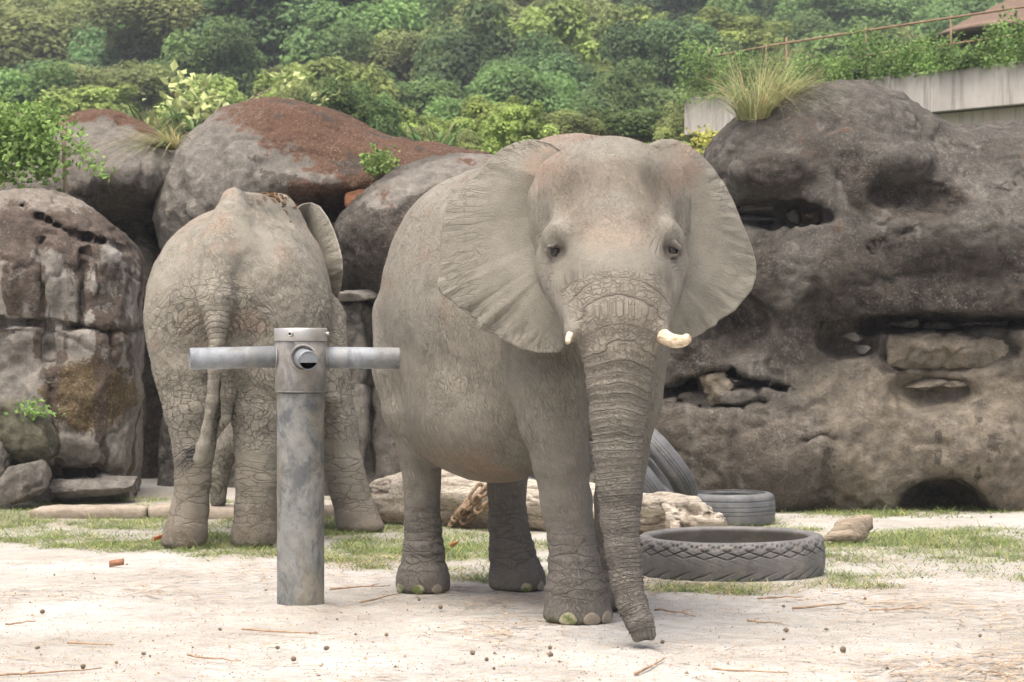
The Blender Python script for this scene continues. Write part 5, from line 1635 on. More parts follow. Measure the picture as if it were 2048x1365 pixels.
def log():
    S = SDF()
    A = P(770, 1003, 21.5); B = P(960, 1012, 21.0); C = P(1140, 1022, 20.5); E = P(1330, 1030, 20.15); H = P(1400, 1026, 20.0)
    S.limb([(A, 0.20), (B, 0.255), (C, 0.245), (E, 0.17), (H, 0.09)], 0.08, 0.1)
    S.limb([(P(765, 985, 21.4), 0.10), (P(830, 970, 21.25), 0.14), (P(930, 965, 20.95), 0.10)], 0.08)
    S.limb([(P(900, 985, 20.85), 0.12), (P(1100, 1002, 20.35), 0.13)], 0.08)
    # twisted root end
    S.limb([(P(1300, 1010, 20.0), 0.10), (P(1345, 1006, 19.9), 0.07), (P(1390, 1006, 19.85), 0.05), (P(1418, 1016, 19.82), 0.032)], 0.05)
    S.limb([(P(1350, 1050, 19.9), 0.08), (P(1400, 1036, 19.8), 0.085), (P(1436, 1040, 19.78), 0.06), (P(1450, 1052, 19.78), 0.03)], 0.05)
    S.limb([(P(1332, 1008, 19.85), 0.035), (P(1340, 1034, 19.76), 0.032), (P(1352, 1056, 19.74), 0.036), (P(1362, 1066, 19.76), 0.04)], 0.02)
    S.limb([(P(1345, 1020, 19.82), 0.03), (P(1368, 1042, 19.75), 0.028), (P(1386, 1052, 19.74), 0.035)], 0.02)
    S.ell(P(1385, 1024, 19.72), (0.10, 0.09, 0.035), 0.03, mode='cut')
    S.ell(P(1420, 1030, 19.7), (0.06, 0.08, 0.02), 0.03, mode='cut')
    lo = np.array([-1.30, 19.45, -0.05]); hi = np.array([1.85, 22.0, 0.62])
    v, q = surface_nets(S, lo, hi, 0.03)
    v, q = subdivide(relax(v, q, 1, 0.4), q)
    v = project(S, v, 1, 0.008); n = grad(S, v, 0.012)
    ax = H - A; ax /= np.linalg.norm(ax)
    u = v @ ax; w = v - u[:, None] * ax
    g = np.stack([u * 1.6, w[:, 1] * 9, w[:, 2] * 9], 1)
    gr = fbm(g, 1, 4, 980)
    gg = sstep(0.0, 0.10, np.abs(gr))
    d = -0.020 * (1 - gg) + 0.022 * fbm(v, 5, 3, 982) + 0.010 * fbm(np.stack([u * 3, w[:, 1] * 26, w[:, 2] * 26], 1), 1, 2, 983)
    col = np.repeat(np.array([[0.50, 0.45, 0.37]]), len(v), 0) * (1 + 0.35 * fbm(g, 1.2, 3, 984))[:, None]
    col = lerp3(col, np.array([0.13, 0.095, 0.065]), 0.65 * (1 - gg))
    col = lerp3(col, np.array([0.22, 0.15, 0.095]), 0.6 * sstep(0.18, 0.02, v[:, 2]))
    base = (A + H) / 2; base[2] = 0
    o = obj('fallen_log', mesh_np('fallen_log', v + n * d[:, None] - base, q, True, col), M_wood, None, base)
    tag(o, 'weathered grey log with a twisted root end behind the front elephant', 'log')
    return S
log_S = log()

def driftwood():
    S = SDF()
    S.limb([(P(1662, 1070, 19.3), 0.04), (P(1690, 1062, 19.4), 0.085), (P(1716, 1056, 19.45), 0.085), (P(1732, 1048, 19.5), 0.055), (P(1738, 1038, 19.5), 0.025)], 0.05)
    S.limb([(P(1650, 1078, 19.2), 0.03), (P(1700, 1074, 19.3), 0.05), (P(1724, 1074, 19.4), 0.03)], 0.05)
    c = P(1700, 1060, 19.4); base = np.array([c[0], c[1], 0])
    v, q = surface_nets(S, c - 0.45, c + 0.45, 0.02)
    n = grad(S, v, 0.01)
    g = fbm(v * np.array([4, 20, 20]), 1, 3, 986)
    col = np.repeat(np.array([[0.30, 0.25, 0.185]]), len(v), 0) * (1 + 0.5 * g)[:, None]
    o = obj('driftwood', mesh_np('driftwood', v + n * (0.02 * g)[:, None] - base, q, True, col), M_wood, None, base)
    tag(o, 'short gnarled piece of wood on the grass right of the tyres', 'wood')
driftwood()

def chain():
    t = NT('rusty_chain', 0.85, 0.3)
    m = t.done(t.mix((0.15, 0.09, 0.05), (0.33, 0.25, 0.17), t.ramp(t.noise(26, 5, 0.7), [(0.35, 0.0), (0.65, 1.0)])), t.bump(t.noise(90, 4), 0.6, 0.006))
    R0, L0, r0 = 0.030, 0.046, 0.0155
    pts = []
    for a in np.linspace(-math.pi / 2, math.pi / 2, 9): pts.append((L0 + R0 * math.cos(a), R0 * math.sin(a), 0))
    for a in np.linspace(math.pi / 2, 3 * math.pi / 2, 9): pts.append((-L0 + R0 * math.cos(a), R0 * math.sin(a), 0))
    pts = np.array(pts + [pts[0]], float)
    v, f = tube_np(pts, r0, 8, False)
    me = mesh_np('chain_link', v, f); me.materials.append(m)
    c = P(940, 1005, 20.6)
    e = empty('chain', (c[0], c[1], 0.25), 'rusty heavy chain wrapped in two strands over the log', 'chain')
    base = np.array([c[0], c[1], 0.25])
    def strand(x0, y0, x1, y1, n, roll0):
        for k in range(n):
            t = (k + 0.5) / n
            px, py = x0 + (x1 - x0) * t, y0 + (y1 - y0) * t
            Ds = np.linspace(20.2, 21.6, 500)
            dd = log_S(np.array([P(px, py, D) for D in Ds]))
            D = Ds[np.argmax(dd < 0.012)] - 0.02 if (dd < 0.012).any() else 20.7
            p = P(px, py, D)
            if k == 0: prev = None
            o = obj('chain_link', me, None, e, p - base)
            d = P(x1, y1, D + 0.06 * (1 if y1 < y0 else -1)) - P(x0, y0, D)
            q = Vector(d).to_track_quat('X', 'Z')
            from mathutils import Quaternion
            o.rotation_mode = 'QUATERNION'
            o.rotation_quaternion = q @ Quaternion((1, 0, 0), R(roll0 + (90 if k % 2 else 0) + random.uniform(-10, 10)))
    strand(912, 1036, 992, 962, 6, 40)
    strand(930, 1040, 1000, 986, 5, 75)
    strand(903, 1048, 960, 975, 4, 20)
chain()

def mat_rubber(name, base):
    t = NT(name, 0.62, 0.35)
    c = t.mix(tuple(x * 0.72 for x in base), tuple(x * 1.25 for x in base), t.ramp(t.noise(6, 6, 0.65), [(0.33, 0.0), (0.68, 1.0)]))
    du = t.ramp(t.noise(9, 6, 0.7), [(0.50, 0.0), (0.68, 1.0)])
    c = t.mix(c, (0.30, 0.27, 0.22), t.math('MULTIPLY', du, 0.40))
    sc = t.ramp(t.noise(45, 5, 0.75), [(0.60, 0.0), (0.70, 1.0)])
    c = t.mix(c, (0.34, 0.34, 0.33), t.math('MULTIPLY', sc, 0.35))
    return t.done(c, t.bump(t.noise(60, 5, 0.7), 0.35, 0.006))
M_tyre = mat_rubber('sun_bleached_rubber', (0.150, 0.147, 0.140))
M_tyre2 = mat_rubber('blue_grey_rubber', (0.125, 0.130, 0.134))

def tyre_mesh(Ro, Ri, H, groove, seg=480, nz=56):
    """tyre lying on its side, sidewalls trimmed back to Ri; groove(angle, h) gives depth in metres at the tread"""
    prof = []
    sh = 0.05
    prof.append((Ri, 0.010))
    prof.append((Ri + 0.02, 0.0)); prof.append((Ro - sh * 1.4, 0.0))
    for a in np.linspace(-math.pi / 2, 0, 7)[1:]: prof.append((Ro - sh + sh * math.cos(a), sh + sh * math.sin(a)))
    n0 = len(prof)
    for h in np.linspace(sh, H - sh, nz)[1:-1]: prof.append((Ro + 0.008 * math.sin((h - sh) / (H - 2 * sh) * math.pi), h))
    for a in np.linspace(0, math.pi / 2, 7): prof.append((Ro - sh + sh * math.cos(a), H - sh + sh * math.sin(a)))
    prof.append((Ro - sh * 1.7, H)); prof.append((Ri + 0.02, H - 0.004)); prof.append((Ri, H - 0.014)); prof.append((Ri + 0.006, H - 0.035))
    prof.append((Ro - 0.05, H - 0.07)); prof.append((Ro - 0.035, H * 0.5)); prof.append((Ro - 0.05, 0.07)); prof.append((Ri + 0.006, 0.035)); prof.append((Ri, 0.010))
    prof = np.array(prof)
    v, f = lathe_np(prof, seg)
    ang = np.arctan2(v[:, 1], v[:, 0]); rr = np.hypot(v[:, 0], v[:, 1])
    idx = np.repeat(np.arange(len(prof)), seg)
    tread = (idx >= 3) & (idx < len(prof) - 8) & (rr > Ro - 0.055)
    d = groove(ang, v[:, 2] / H) * tread
    k = (rr - d) / np.maximum(rr, 1e-6)
    v[:, 0] *= k; v[:, 1] *= k
    v += 0.004 * np.stack([fbm(v, 5, 2, 990 + i) for i in range(3)], 1)
    return mesh_np('tyre', v, f)

def tyres():
    def g1(a, h):
        n = 27
        u = a / (2 * math.pi) * n
        def line(ph, w): 
            fr = np.abs(ph - np.round(ph)); return 1 - sstep(w * 0.5, w, fr)
        up = sstep(0.60, 0.70, h)
        l1 = line(u + (h - 0.8) * 5.5, 0.09) * up
        l2 = line(u - (h - 0.8) * 5.5, 0.09) * up
        thin = line(u + (h - 0.8) * 5.5, 0.05) * sstep(0.38, 0.6, h) * 0.35 * (1 - up)
        lo_ = line(u - (h - 0.2) * 5.0 + 0.3, 0.12) * sstep(0.36, 0.10, h)
        return 0.015 * np.maximum(l1, l2) + 0.008 * thin + 0.018 * lo_
    c = np.array([1.502, 16.86, -0.01])
    e = obj('tyre', tyre_mesh(0.645, 0.535, 0.285, g1, 500), M_tyre, None, c, (R(0.6), R(-0.9), 0.4))
    tag(e, 'large worn tyre with zigzag tread lying flat beside the trunk', 'tyre')
    def g2(a, h):
        d = np.zeros_like(a)
        for hh in (0.16, 0.34, 0.46, 0.60, 0.78):
            d = np.maximum(d, 0.007 * (1 - sstep(0.005, 0.014, np.abs(h - hh))))
        return d
    c = np.array([(1458 - 1024) * 21.3 / F, 21.3, -0.01])
    e = obj('tyre', tyre_mesh(0.395, 0.30, 0.275, g2, 160, 90), M_tyre2, None, c, (0, R(-0.5), 0))
    tag(e, 'smaller ribbed tyre lying flat behind the root end of the log', 'tyre')
    # two tyres leaning together behind the log, treads towards us
    me = tyre_mesh(0.50, 0.36, 0.19, g2, 200, 70)
    axis = Vector((0.74, 0.22, 0.64)).normalized()
    q = axis.to_track_quat('Z', 'Y')
    for k, (px, py, D, lab) in enumerate(((1288, 932, 21.0, 'leaning tyre behind the log, right one of two beside the trunk'), (1240, 970, 20.9, 'leaning tyre behind the log, half hidden by the trunk'))):
        o = obj('tyre', me, M_tyre2, None, P(px, py, D))
        o.rotation_euler = q.to_euler()
        tag(o, lab, 'tyre')
    me = tyre_mesh(0.30, 0.20, 0.22, g2, 120, 70)
    o = obj('tyre', me, M_tyre2, None, P(1072, 985, 21.9), (R(20), R(12), 0))
    tag(o, 'small tyre behind the log seen between the legs', 'tyre')
tyres()
# ------------------------------------------------------------------ hill, trees, plants, building
def mat_leaf(name, base, var=0.35, scale=0.9, trans=0.25, obj_var=0.25):
    t = NT(name, 0.6, 0.3)
    oi = t.n('ShaderNodeObjectInfo').outputs['Random']
    n1 = t.ramp(t.noise(scale, 4, 0.6), [(0.3, 0.0), (0.7, 1.0)])
    a = tuple(x * (1 - var) for x in base); b = (min(1, base[0] * (1 + var * 1.25)), min(1, base[1] * (1 + var)), base[2] * (1 + var * 0.4))
    c = t.mix(a, b, n1)
    c = t.mix(c, t.attr('Col'), 1.0, 'MULTIPLY')
    hs = t.n('ShaderNodeHueSaturation')
    hs.inputs['Saturation'].default_value = 0.86
    t.link(c, hs.inputs['Color'])
    t.link(t.math('ADD', 1 - obj_var, t.math('MULTIPLY', oi, 2 * obj_var)), hs.inputs['Value'])
    t.link(t.math('ADD', 0.49, t.math('MULTIPLY', oi, 0.02)), hs.inputs['Hue'])
    out = t.t.nodes['Material Output']
    tr = t.n('ShaderNodeBsdfTranslucent')
    t.link(hs.outputs[0], tr.inputs['Color'])
    mx = t.n('ShaderNodeMixShader'); mx.inputs[0].default_value = trans
    t.link(t.b.outputs[0], mx.inputs[1]); t.link(tr.outputs[0], mx.inputs[2]); t.link(mx.outputs[0], out.inputs['Surface'])
    return t.done(hs.outputs[0])
M_bark = mat_simple('bark', (0.12, 0.10, 0.08), 0.35, 8, 0.9, 0.7, 0.03)

def leaf_cards(c, nrm, size, r, aspect=1.0, cup=0.15):
    """two-triangle leaves at points c facing nrm; size per leaf"""
    n = len(c)
    nrm = nrm / (np.linalg.norm(nrm, axis=1, keepdims=True) + 1e-9)
    t = np.cross(nrm, r.normal(0, 1, (n, 3))); t /= np.linalg.norm(t, axis=1, keepdims=True) + 1e-9
    b = np.cross(nrm, t)
    s = size[:, None]
    v = np.stack([c - t * s * 0.5, c + b * s * 0.34 * aspect - nrm * s * cup, c + t * s * 0.5, c - b * s * 0.34 * aspect - nrm * s * cup], 1).reshape(-1, 3)
    i = np.arange(n) * 4
    f = np.stack([i, i + 1, i + 2, i + 3], 1)
    return v, f

def crown_cloud(r, nb, nl, spread=(1, 1, 0.8), leaf=0.045, bsize=(0.22, 0.40), hemi=-0.35):
    """leaf clumps spread through a unit crown: points, facing, colour factor"""
    C, Nn, S, K = [], [], [], []
    k = 0
    while k < nb:
        d = r.normal(0, 1, 3); d /= np.linalg.norm(d)
        if d[2] < hemi: continue
        rad = r.uniform(0.35, 0.92)
        bc = d * rad * np.array(spread)
        br = r.uniform(*bsize) * (1.15 - 0.35 * rad)
        m = int(nl * (br / 0.3) ** 2)
        dd = r.normal(0, 1, (m, 3)); dd /= np.linalg.norm(dd, axis=1, keepdims=True)
        dd[:, 2] = np.where(dd[:, 2] < -0.4, -dd[:, 2], dd[:, 2])
        rr = br * r.uniform(0.45, 1.18, m) ** 0.6
        p = bc + dd * rr[:, None] * np.array([1, 1, 0.92])
        C.append(p); Nn.append(dd * 0.7 + np.array([0, 0, 0.45]) + r.normal(0, 0.35, (m, 3)))
        S.append(r.uniform(0.6, 1.3, m) * leaf)
        tone = r.uniform(0.65, 1.3)
        K.append(np.full(m, tone) * r.uniform(0.8, 1.2, m))
        k += 1
    return np.concatenate(C), np.concatenate(Nn), np.concatenate(S), np.concatenate(K)

def trunk_np(r, h=1.0, crown0=0.35):
    """tapered trunk with limbs reaching into a unit crown whose centre is at z=0; ground at z=-h"""
    parts = [tube_np([(0, 0, -h), (0.02, 0, -h * 0.6), (-0.01, 0.02, -h * 0.2), (0.0, 0, 0.25)], [0.085, 0.062, 0.05, 0.02], 7)]
    for k in range(6):
        a = r.uniform(0, 6.28); z0 = r.uniform(-0.5, 0.05)
        e = np.array([math.cos(a) * 0.6, math.sin(a) * 0.6, r.uniform(0.1, 0.5)])
        parts.append(tube_np([(0, 0, z0), e * 0.5 + np.array([0, 0, z0 * 0.4]), e], [0.035, 0.024, 0.008], 5))
    return merge_np(parts)

TREE_KINDS = {}
def tree_kind(key, base, seed, nb=34, nl=300, spread=(1, 1, 0.8), leaf=0.080, bs=(0.18, 0.50), var=0.4, hemi=-0.75):
    r = np.random.default_rng(seed)
    M = mat_leaf('foliage_' + key, tuple(x * 1.15 for x in base), var, 0.8, 0.42)
    out = []
    for k in range(2):
        c, n, s, kk = crown_cloud(r, nb, nl, spread, leaf, bs, hemi)
        v, f = leaf_cards(c, n, s, r)
        col = np.repeat(kk, 4)[:, None] * np.array([[1, 1, 1]])
        me = mesh_np('crown', v, f, False, col); me.materials.append(M)
        tv, tf = trunk_np(r, 1.5)
        tm = mesh_np('trunk', tv, tf); tm.materials.append(M_bark)
        out.append((me, tm))
    TREE_KINDS[key] = out

tree_kind('dark', (0.085, 0.170, 0.055), 11)
tree_kind('mid', (0.125, 0.225, 0.055), 12)
tree_kind('bright', (0.260, 0.360, 0.070), 13, nb=60, bs=(0.16, 0.30))
tree_kind('olive', (0.190, 0.240, 0.070), 14, nb=44, leaf=0.076)
tree_kind('yellow', (0.230, 0.275, 0.085), 15, nb=60, nl=280, bs=(0.16, 0.30), leaf=0.06)

tree_n = [0]
def tree(key, px, py, D, wpx, hpx, label, group=None, rz=None, ground=None):
    """crown centred on a pixel at distance D; wpx, hpx are its half width and half height in pixels"""
    k = D / F
    c = P(px, py, D)
    me, tm = TREE_KINDS[key][tree_n[0] % 2]
    tree_n[0] += 1
    sx, sz = wpx * k * 1.5, hpx * k / 0.8 * 1.45
    zg = float(hill_z(c[0], D))
    c[2] = max(min(c[2], zg + sz * 1.9), zg + sz * 0.5)
    e = empty('tree', (c[0], D, zg), label, 'tree', group)
    rz = random.uniform(0, 6.28) if rz is None else rz
    o = obj('crown', me, None, e, (0, 0, c[2] - zg), (0, 0, rz)); o.scale = (sx, sx, sz)
    o = obj('trunk', tm, None, e, (0, 0, c[2] - zg), (0, 0, rz)); o.scale = (sx, sx, max((c[2] - zg) / 1.5 + 0.2, sz * 0.6))
    return e

def hill_z(x, y):
    """height of the wooded slope behind the yard"""
    x = np.asarray(x, float); y = np.asarray(y, float)
    z = np.interp(y, [34, 50, 62, 90, 118, 140, 165, 200, 300, 400, 640], [-0.3, 3.2, 5.3, 7.6, 10.6, 14.2, 18.6, 24.0, 43.0, 63.0, 78.0])
    w = 0.5 * np.sin(x * 0.11 + 1) * sstep(60, 120, y) + 1.5 * np.sin(x * 0.035 + y * 0.013) * sstep(90, 200, y)
    return z + w

def hillside():
    xs = np.linspace(-260, 260, 120); ys = np.concatenate([np.linspace(34, 200, 90), np.linspace(200, 640, 60)[1:]])
    X, Y = np.meshgrid(xs, ys, indexing='ij')
    q = np.stack([X.ravel(), Y.ravel(), hill_z(X.ravel(), Y.ravel())], 1)
    q[:, 2] += 0.6 * fbm(q, 0.12, 3, 1100) * sstep(40, 70, q[:, 1])
    k = len(ys)
    i, j = np.meshgrid(np.arange(len(xs) - 1), np.arange(k - 1), indexing='ij'); i = i.ravel(); j = j.ravel()
    f = np.stack([i * k + j, (i + 1) * k + j, (i + 1) * k + j + 1, i * k + j + 1], 1)
    o = obj('hill', mesh_np('hill', q, f), mat_simple('forest_floor', (0.03, 0.05, 0.018), 0.4, 0.4, 0.95, 0.5, 0.2))
    tag(o, kind='structure')
hillside()

def far_forest():
    """the wood on the far slope, one mass of crowns"""
    r = np.random.default_rng(41)
    protos = [crown_cloud(r, 17, 62, (1, 1, 0.85), 0.175, (0.28, 0.44)) for _ in range(5)]
    V, Fq, K, n = [], [], [], 0
    for row, D in enumerate(np.linspace(160, 400, 15)):
        half = D * 0.235
        step = 6.2
        xs = np.arange(-half - 8, half + 8, step) + r.uniform(-1, 1) * 3
        for x in xs:
            x = x + r.normal(0, 1.2); y = D + r.normal(0, 4)
            if y < 190 and not (-13 < x < -1): continue
            z = float(hill_z(x, y))
            py = HZ - (z + 6 - CAMZ) * F / y
            if py > 340 or py < -130: continue
            c, nn, s, kk = protos[r.integers(5)]
            w = r.uniform(3.4, 5.8); h = r.uniform(3.4, 5.6)
            a = r.uniform(0, 6.28)
            cc = rotz(c, a) * np.array([w, w, h]) + np.array([x, y, z + h * 0.95])
            v, f = leaf_cards(cc, rotz(nn, a), s * w * 1.0, r)
            V.append(v); Fq.append(f + n); n += len(v)
            tone = r.uniform(0.7, 1.35); yel = r.uniform(0, 1) ** 2.2
            K.append(np.repeat(kk, 4)[:, None] * tone * (np.array([[0.85, 1, 1.0]]) * (1 - yel) + np.array([[1.9, 1.45, 0.9]]) * yel))
    me = mesh_np('far_forest', np.concatenate(V), np.concatenate(Fq), False, np.concatenate(K))
    o = obj('far_forest', me, mat_leaf('foliage_far', (0.120, 0.205, 0.080), 0.3, 0.15, 0.35, 0.0))
    tag(o, 'mass of blue green trees on the far slope', 'forest', kind='stuff')
far_forest()

# trees one can pick out, from the far slope to the ones just behind the rocks
for a in (
    ('bright', 1075, 130, 118, 105, 98, 'bright yellow green tree rising above the front elephant on the left'),
    ('dark', 985, 205, 112, 100, 105, 'dark green tree just left of and below the bright one'),
    ('dark', 1335, 150, 112, 85, 75, 'dark tree left of the planter wall, behind the spread ear'),
    ('bright', 1455, 95, 125, 95, 52, 'light green rounded tree behind the tall grass clump'),
    ('dark', 560, 55, 128, 130, 85, 'large dark tree at the top, above the rust crowned boulder'),
    ('olive', 370, 75, 130, 120, 62, 'broad olive green tree at the top left of the large dark tree'),
    ('mid', 730, 120, 125, 105, 85, 'mid green tree at the edge of the far valley'),
    ('dark', 1090, 225, 105, 90, 80, 'dark lower tree right behind the elephant head'),
    ('bright', 1165, 205, 108, 60, 55, 'small yellow green tree behind the head of the front elephant'),
    ('olive', 640, 215, 118, 95, 62, 'olive tree directly above the crown of the rust boulder'),
    ('mid', 1230, 210, 112, 75, 60, 'mid green tree above the right ear of the front elephant'),
    ('olive', 840, 155, 122, 80, 65, 'olive green tree left of the dark central tree'),
    ('olive', 1215, 95, 190, 85, 70, 'soft olive tree on the far slope right of the bright one'),
    ('mid', 200, 40, 150, 120, 80, 'mid green tree at the top left of the hillside'),
    ('olive', 45, 120, 140, 130, 80, 'olive tree at the left edge of the hillside'),
    ('dark', 330, 175, 135, 120, 90, 'dark hollow of trees above the papaya leaves'),
    ('olive', 180, 205, 105, 120, 55, 'yellowish olive tree above the vine on the pole'),
    ('dark', 480, 190, 140, 110, 85, 'dark tree above the left slope of the rust boulder'),
    ('mid', 90, 25, 160, 110, 70, 'tree in the upper left corner'),
):
    tree(*a)
grp = 'trees on the near wooded slope'
labs = {'dark': 'dark green tree among the wood on the slope', 'mid': 'mid green tree among the wood on the slope', 'olive': 'olive green tree among the wood on the slope', 'yellow': 'yellowish shrubby tree low along the foot of the slope'}
r_ = np.random.default_rng(77)
named = []
for D, y0, n in ((185, 30, 17), (165, 80, 17), (142, 150, 17), (122, 215, 17), (100, 250, 16)):
    for k in range(n):
        px = -40 + (k + r_.uniform(0.1, 0.9)) * 2130 / n
        py = y0 + r_.normal(0, 18)
        if px > 1330 and D < 110: continue
        if px > 660 and px < 960 and D > 150: continue
        key = ('dark', 'mid', 'olive', 'mid', 'bright')[r_.integers(5)]
        named.append((key, {185: 'top', 165: 'second', 142: 'third', 122: 'fourth', 100: 'lowest'}[D] + ' row', px, tree(key, px, py, D + r_.uniform(-6, 6), r_.uniform(75, 110), r_.uniform(55, 80), 'x')))
for k in range(17):
    px = 330 + (k + r_.uniform(0.2, 0.8)) * 1080 / 17
    key = ('yellow', 'olive', 'yellow', 'bright', 'mid')[r_.integers(5)]
    named.append((key, 'foot row', px, tree(key, px, 266 + r_.normal(0, 14), 62 + r_.uniform(-8, 8), r_.uniform(40, 85), r_.uniform(24, 58), 'x')))
# each tree is told apart by its green, its row on the slope and what it rises above
spots_ = [(110, 'above the climbing vine'), (290, 'above the rusty rimmed boulder'), (430, 'above the pale sapling'), (560, 'above the rear elephant'), (700, 'above the rust crown'), (860, 'above the dark boulder'), (1010, 'above the left side of the big ear'), (1130, 'above the left ear root'), (1290, 'above the elephant forehead'), (1400, 'above the right ear'), (1560, 'behind the tall grass clump'), (1750, 'behind the dark vent pipe'), (1930, 'behind the creeper hedge'), (9999, 'beside the thatched roof')]
words_ = dict(dark='dark green tree', mid='mid green tree', olive='olive green tree', bright='light green tree', yellow='yellowish shrubby tree')
by_ = {}
for key, row, px, e in named:
    by_.setdefault((key, row, next(t for a, t in spots_ if px < a)), []).append((px, e))
for (key, row, spot), L in by_.items():
    L.sort(key=lambda t: t[0])
    for i, (px, e) in enumerate(L):
        which = '' if len(L) == 1 else (('left', 'right') if len(L) == 2 else ('left', 'middle', 'right', 'rightmost'))[min(i, 3)] + ' '
        e['label'] = which + words_[key] + ' in the ' + row + ' ' + spot
        e['group'] = 'trees on the wooded slope'

# ------------------------------------------------------------------ plants
M_grass = mat_leaf('yard_grass', (0.165, 0.245, 0.070), 0.3, 3, 0.35, 0.0)
M_reed = mat_leaf('reed_blade', (0.40, 0.43, 0.22), 0.3, 5, 0.3, 0.0)
M_reedg = mat_leaf('green_blade', (0.16, 0.24, 0.085), 0.3, 5, 0.3, 0.0)
M_vine = mat_leaf('vine_leaf', (0.170, 0.320, 0.055), 0.45, 4, 0.35, 0.0)
M_hedge = mat_leaf('hedge_leaf', (0.190, 0.350, 0.070), 0.45, 1.4, 0.3, 0.0)
M_pale = mat_leaf('pale_leaf', (0.46, 0.54, 0.20), 0.3, 5, 0.35, 0.0)
M_ylw = mat_leaf('yellow_leaf', (0.42, 0.44, 0.05), 0.3, 5, 0.35, 0.0)
M_stem = mat_simple('plant_stem', (0.26, 0.22, 0.16), 0.3, 20)

def blades(base, dirs, L, w, bend, r, seg=4):
    """curved tapering blades: base points, start directions, lengths, widths, sideways bend"""
    n = len(base)
    dirs = dirs / np.linalg.norm(dirs, axis=1, keepdims=True)
    hor = dirs * np.array([1, 1, 0]) + r.normal(0, 0.15, (n, 3)) * np.array([1, 1, 0]); hor /= np.linalg.norm(hor, axis=1, keepdims=True) + 1e-9
    side = np.cross(hor, [0, 0, 1.0])
    tw = r.uniform(-0.8, 0.8, n)[:, None]; side = side * np.cos(tw) + hor * np.sin(tw)
    rows = []
    for k in range(seg + 1):
        t = k / seg
        c = base + dirs * (L * t)[:, None] + hor * (bend * L * t * t * 0.55)[:, None] - np.array([0, 0, 1.0]) * (bend * L * t ** 2.2 * 0.55)[:, None]
        ww = (w * (1 - t ** 1.5) * 0.5 + w * 0.03)[:, None]
        rows += [c - side * ww, c + side * ww]
    V = np.stack(rows, 1).reshape(-1, 3); m = 2 * (seg + 1)
    i = np.arange(n) * m
    Fq = np.concatenate([np.stack([i + 2 * k, i + 2 * k + 1, i + 2 * k + 3, i + 2 * k + 2], 1) for k in range(seg)])
    return V, Fq, m

def yard_grass():
    r = np.random.default_rng(50)
    n = 440000
    px = r.uniform(-60, 2110, n)
    D = np.sqrt(r.uniform(15.6 ** 2, 24.6 ** 2, n))
    py = HZ + CAMZ * F / D
    m = grass_mask(px, py)
    X = (px - 1024) * D / F
    clump = sstep(-0.1, 0.5, fbm(np.stack([X, D, 0 * X], 1), 6, 2, 712))
    keep = r.uniform(0, 1, n) < np.clip(m * (0.45 + 0.9 * clump) * 0.9, 0, 1)
    for sx, sy, rr in ((1.502, 16.86, 0.64),):
        keep &= np.hypot(X - sx, D - sy) > rr
    X, D, m = X[keep], D[keep], m[keep]
    n = len(X)
    base = np.stack([X, D, np.full(n, -0.015)], 1)
    a = r.uniform(0, 6.28, n)
    up = r.uniform(0.5, 1.6, n)
    dirs = np.stack([np.cos(a), np.sin(a), up], 1)
    L = r.uniform(0.035, 0.085, n) * (0.7 + 0.6 * m) * np.where(r.uniform(0, 1, n) < 0.03, 2.0, 1)
    V, Fq, k = blades(base, dirs, L, r.uniform(0.005, 0.010, n), r.uniform(0.2, 0.9, n), r, 1)
    tone = r.uniform(0.7, 1.35, n); dry = (r.uniform(0, 1, n) < 0.16)
    col = np.where(dry[:, None], np.array([[2.6, 1.75, 1.9]]), np.array([[1.0, 1.0, 1.0]])) * tone[:, None]
    me = mesh_np('yard_grass', V, Fq, True, np.repeat(col, k, 0))
    o = obj('yard_grass', me, M_grass)
    tag(o, 'short patchy green grass between the sand and the rocks', 'grass', kind='stuff')
yard_grass()

def clump(name, c, n, L, w, spread, upr, bend, mat, label, seed, cat='grass', rad=0.06, lean=(0, 0)):
    r = np.random.default_rng(seed)
    a = r.uniform(0, 6.28, n)
    base = np.array(c) + np.stack([np.cos(a), np.sin(a), 0 * a], 1) * (rad * np.sqrt(r.uniform(0, 1, n)))[:, None]
    dirs = np.stack([np.cos(a) * spread * r.uniform(0.1, 1, n) + lean[0], np.sin(a) * spread * r.uniform(0.1, 1, n) + lean[1], r.uniform(*upr, n)], 1)
    V, Fq, k = blades(base, dirs, r.uniform(0.45, 1.0, n) * L, r.uniform(0.6, 1.2, n) * w, r.uniform(*bend, n), r, 7)
    tone = r.uniform(0.65, 1.3, n); dry = r.uniform(0, 1, n) < 0.3
    col = np.where(dry[:, None], np.array([[1.45, 1.1, 1.15]]), np.array([[0.85, 1.0, 0.8]])) * tone[:, None]
    e = empty(name, c, label, cat)
    o = obj('blades', mesh_np('blades', V - np.array(c), Fq, True, np.repeat(col, k, 0)), mat, e)
    o['kind'] = 'stuff'
    return e

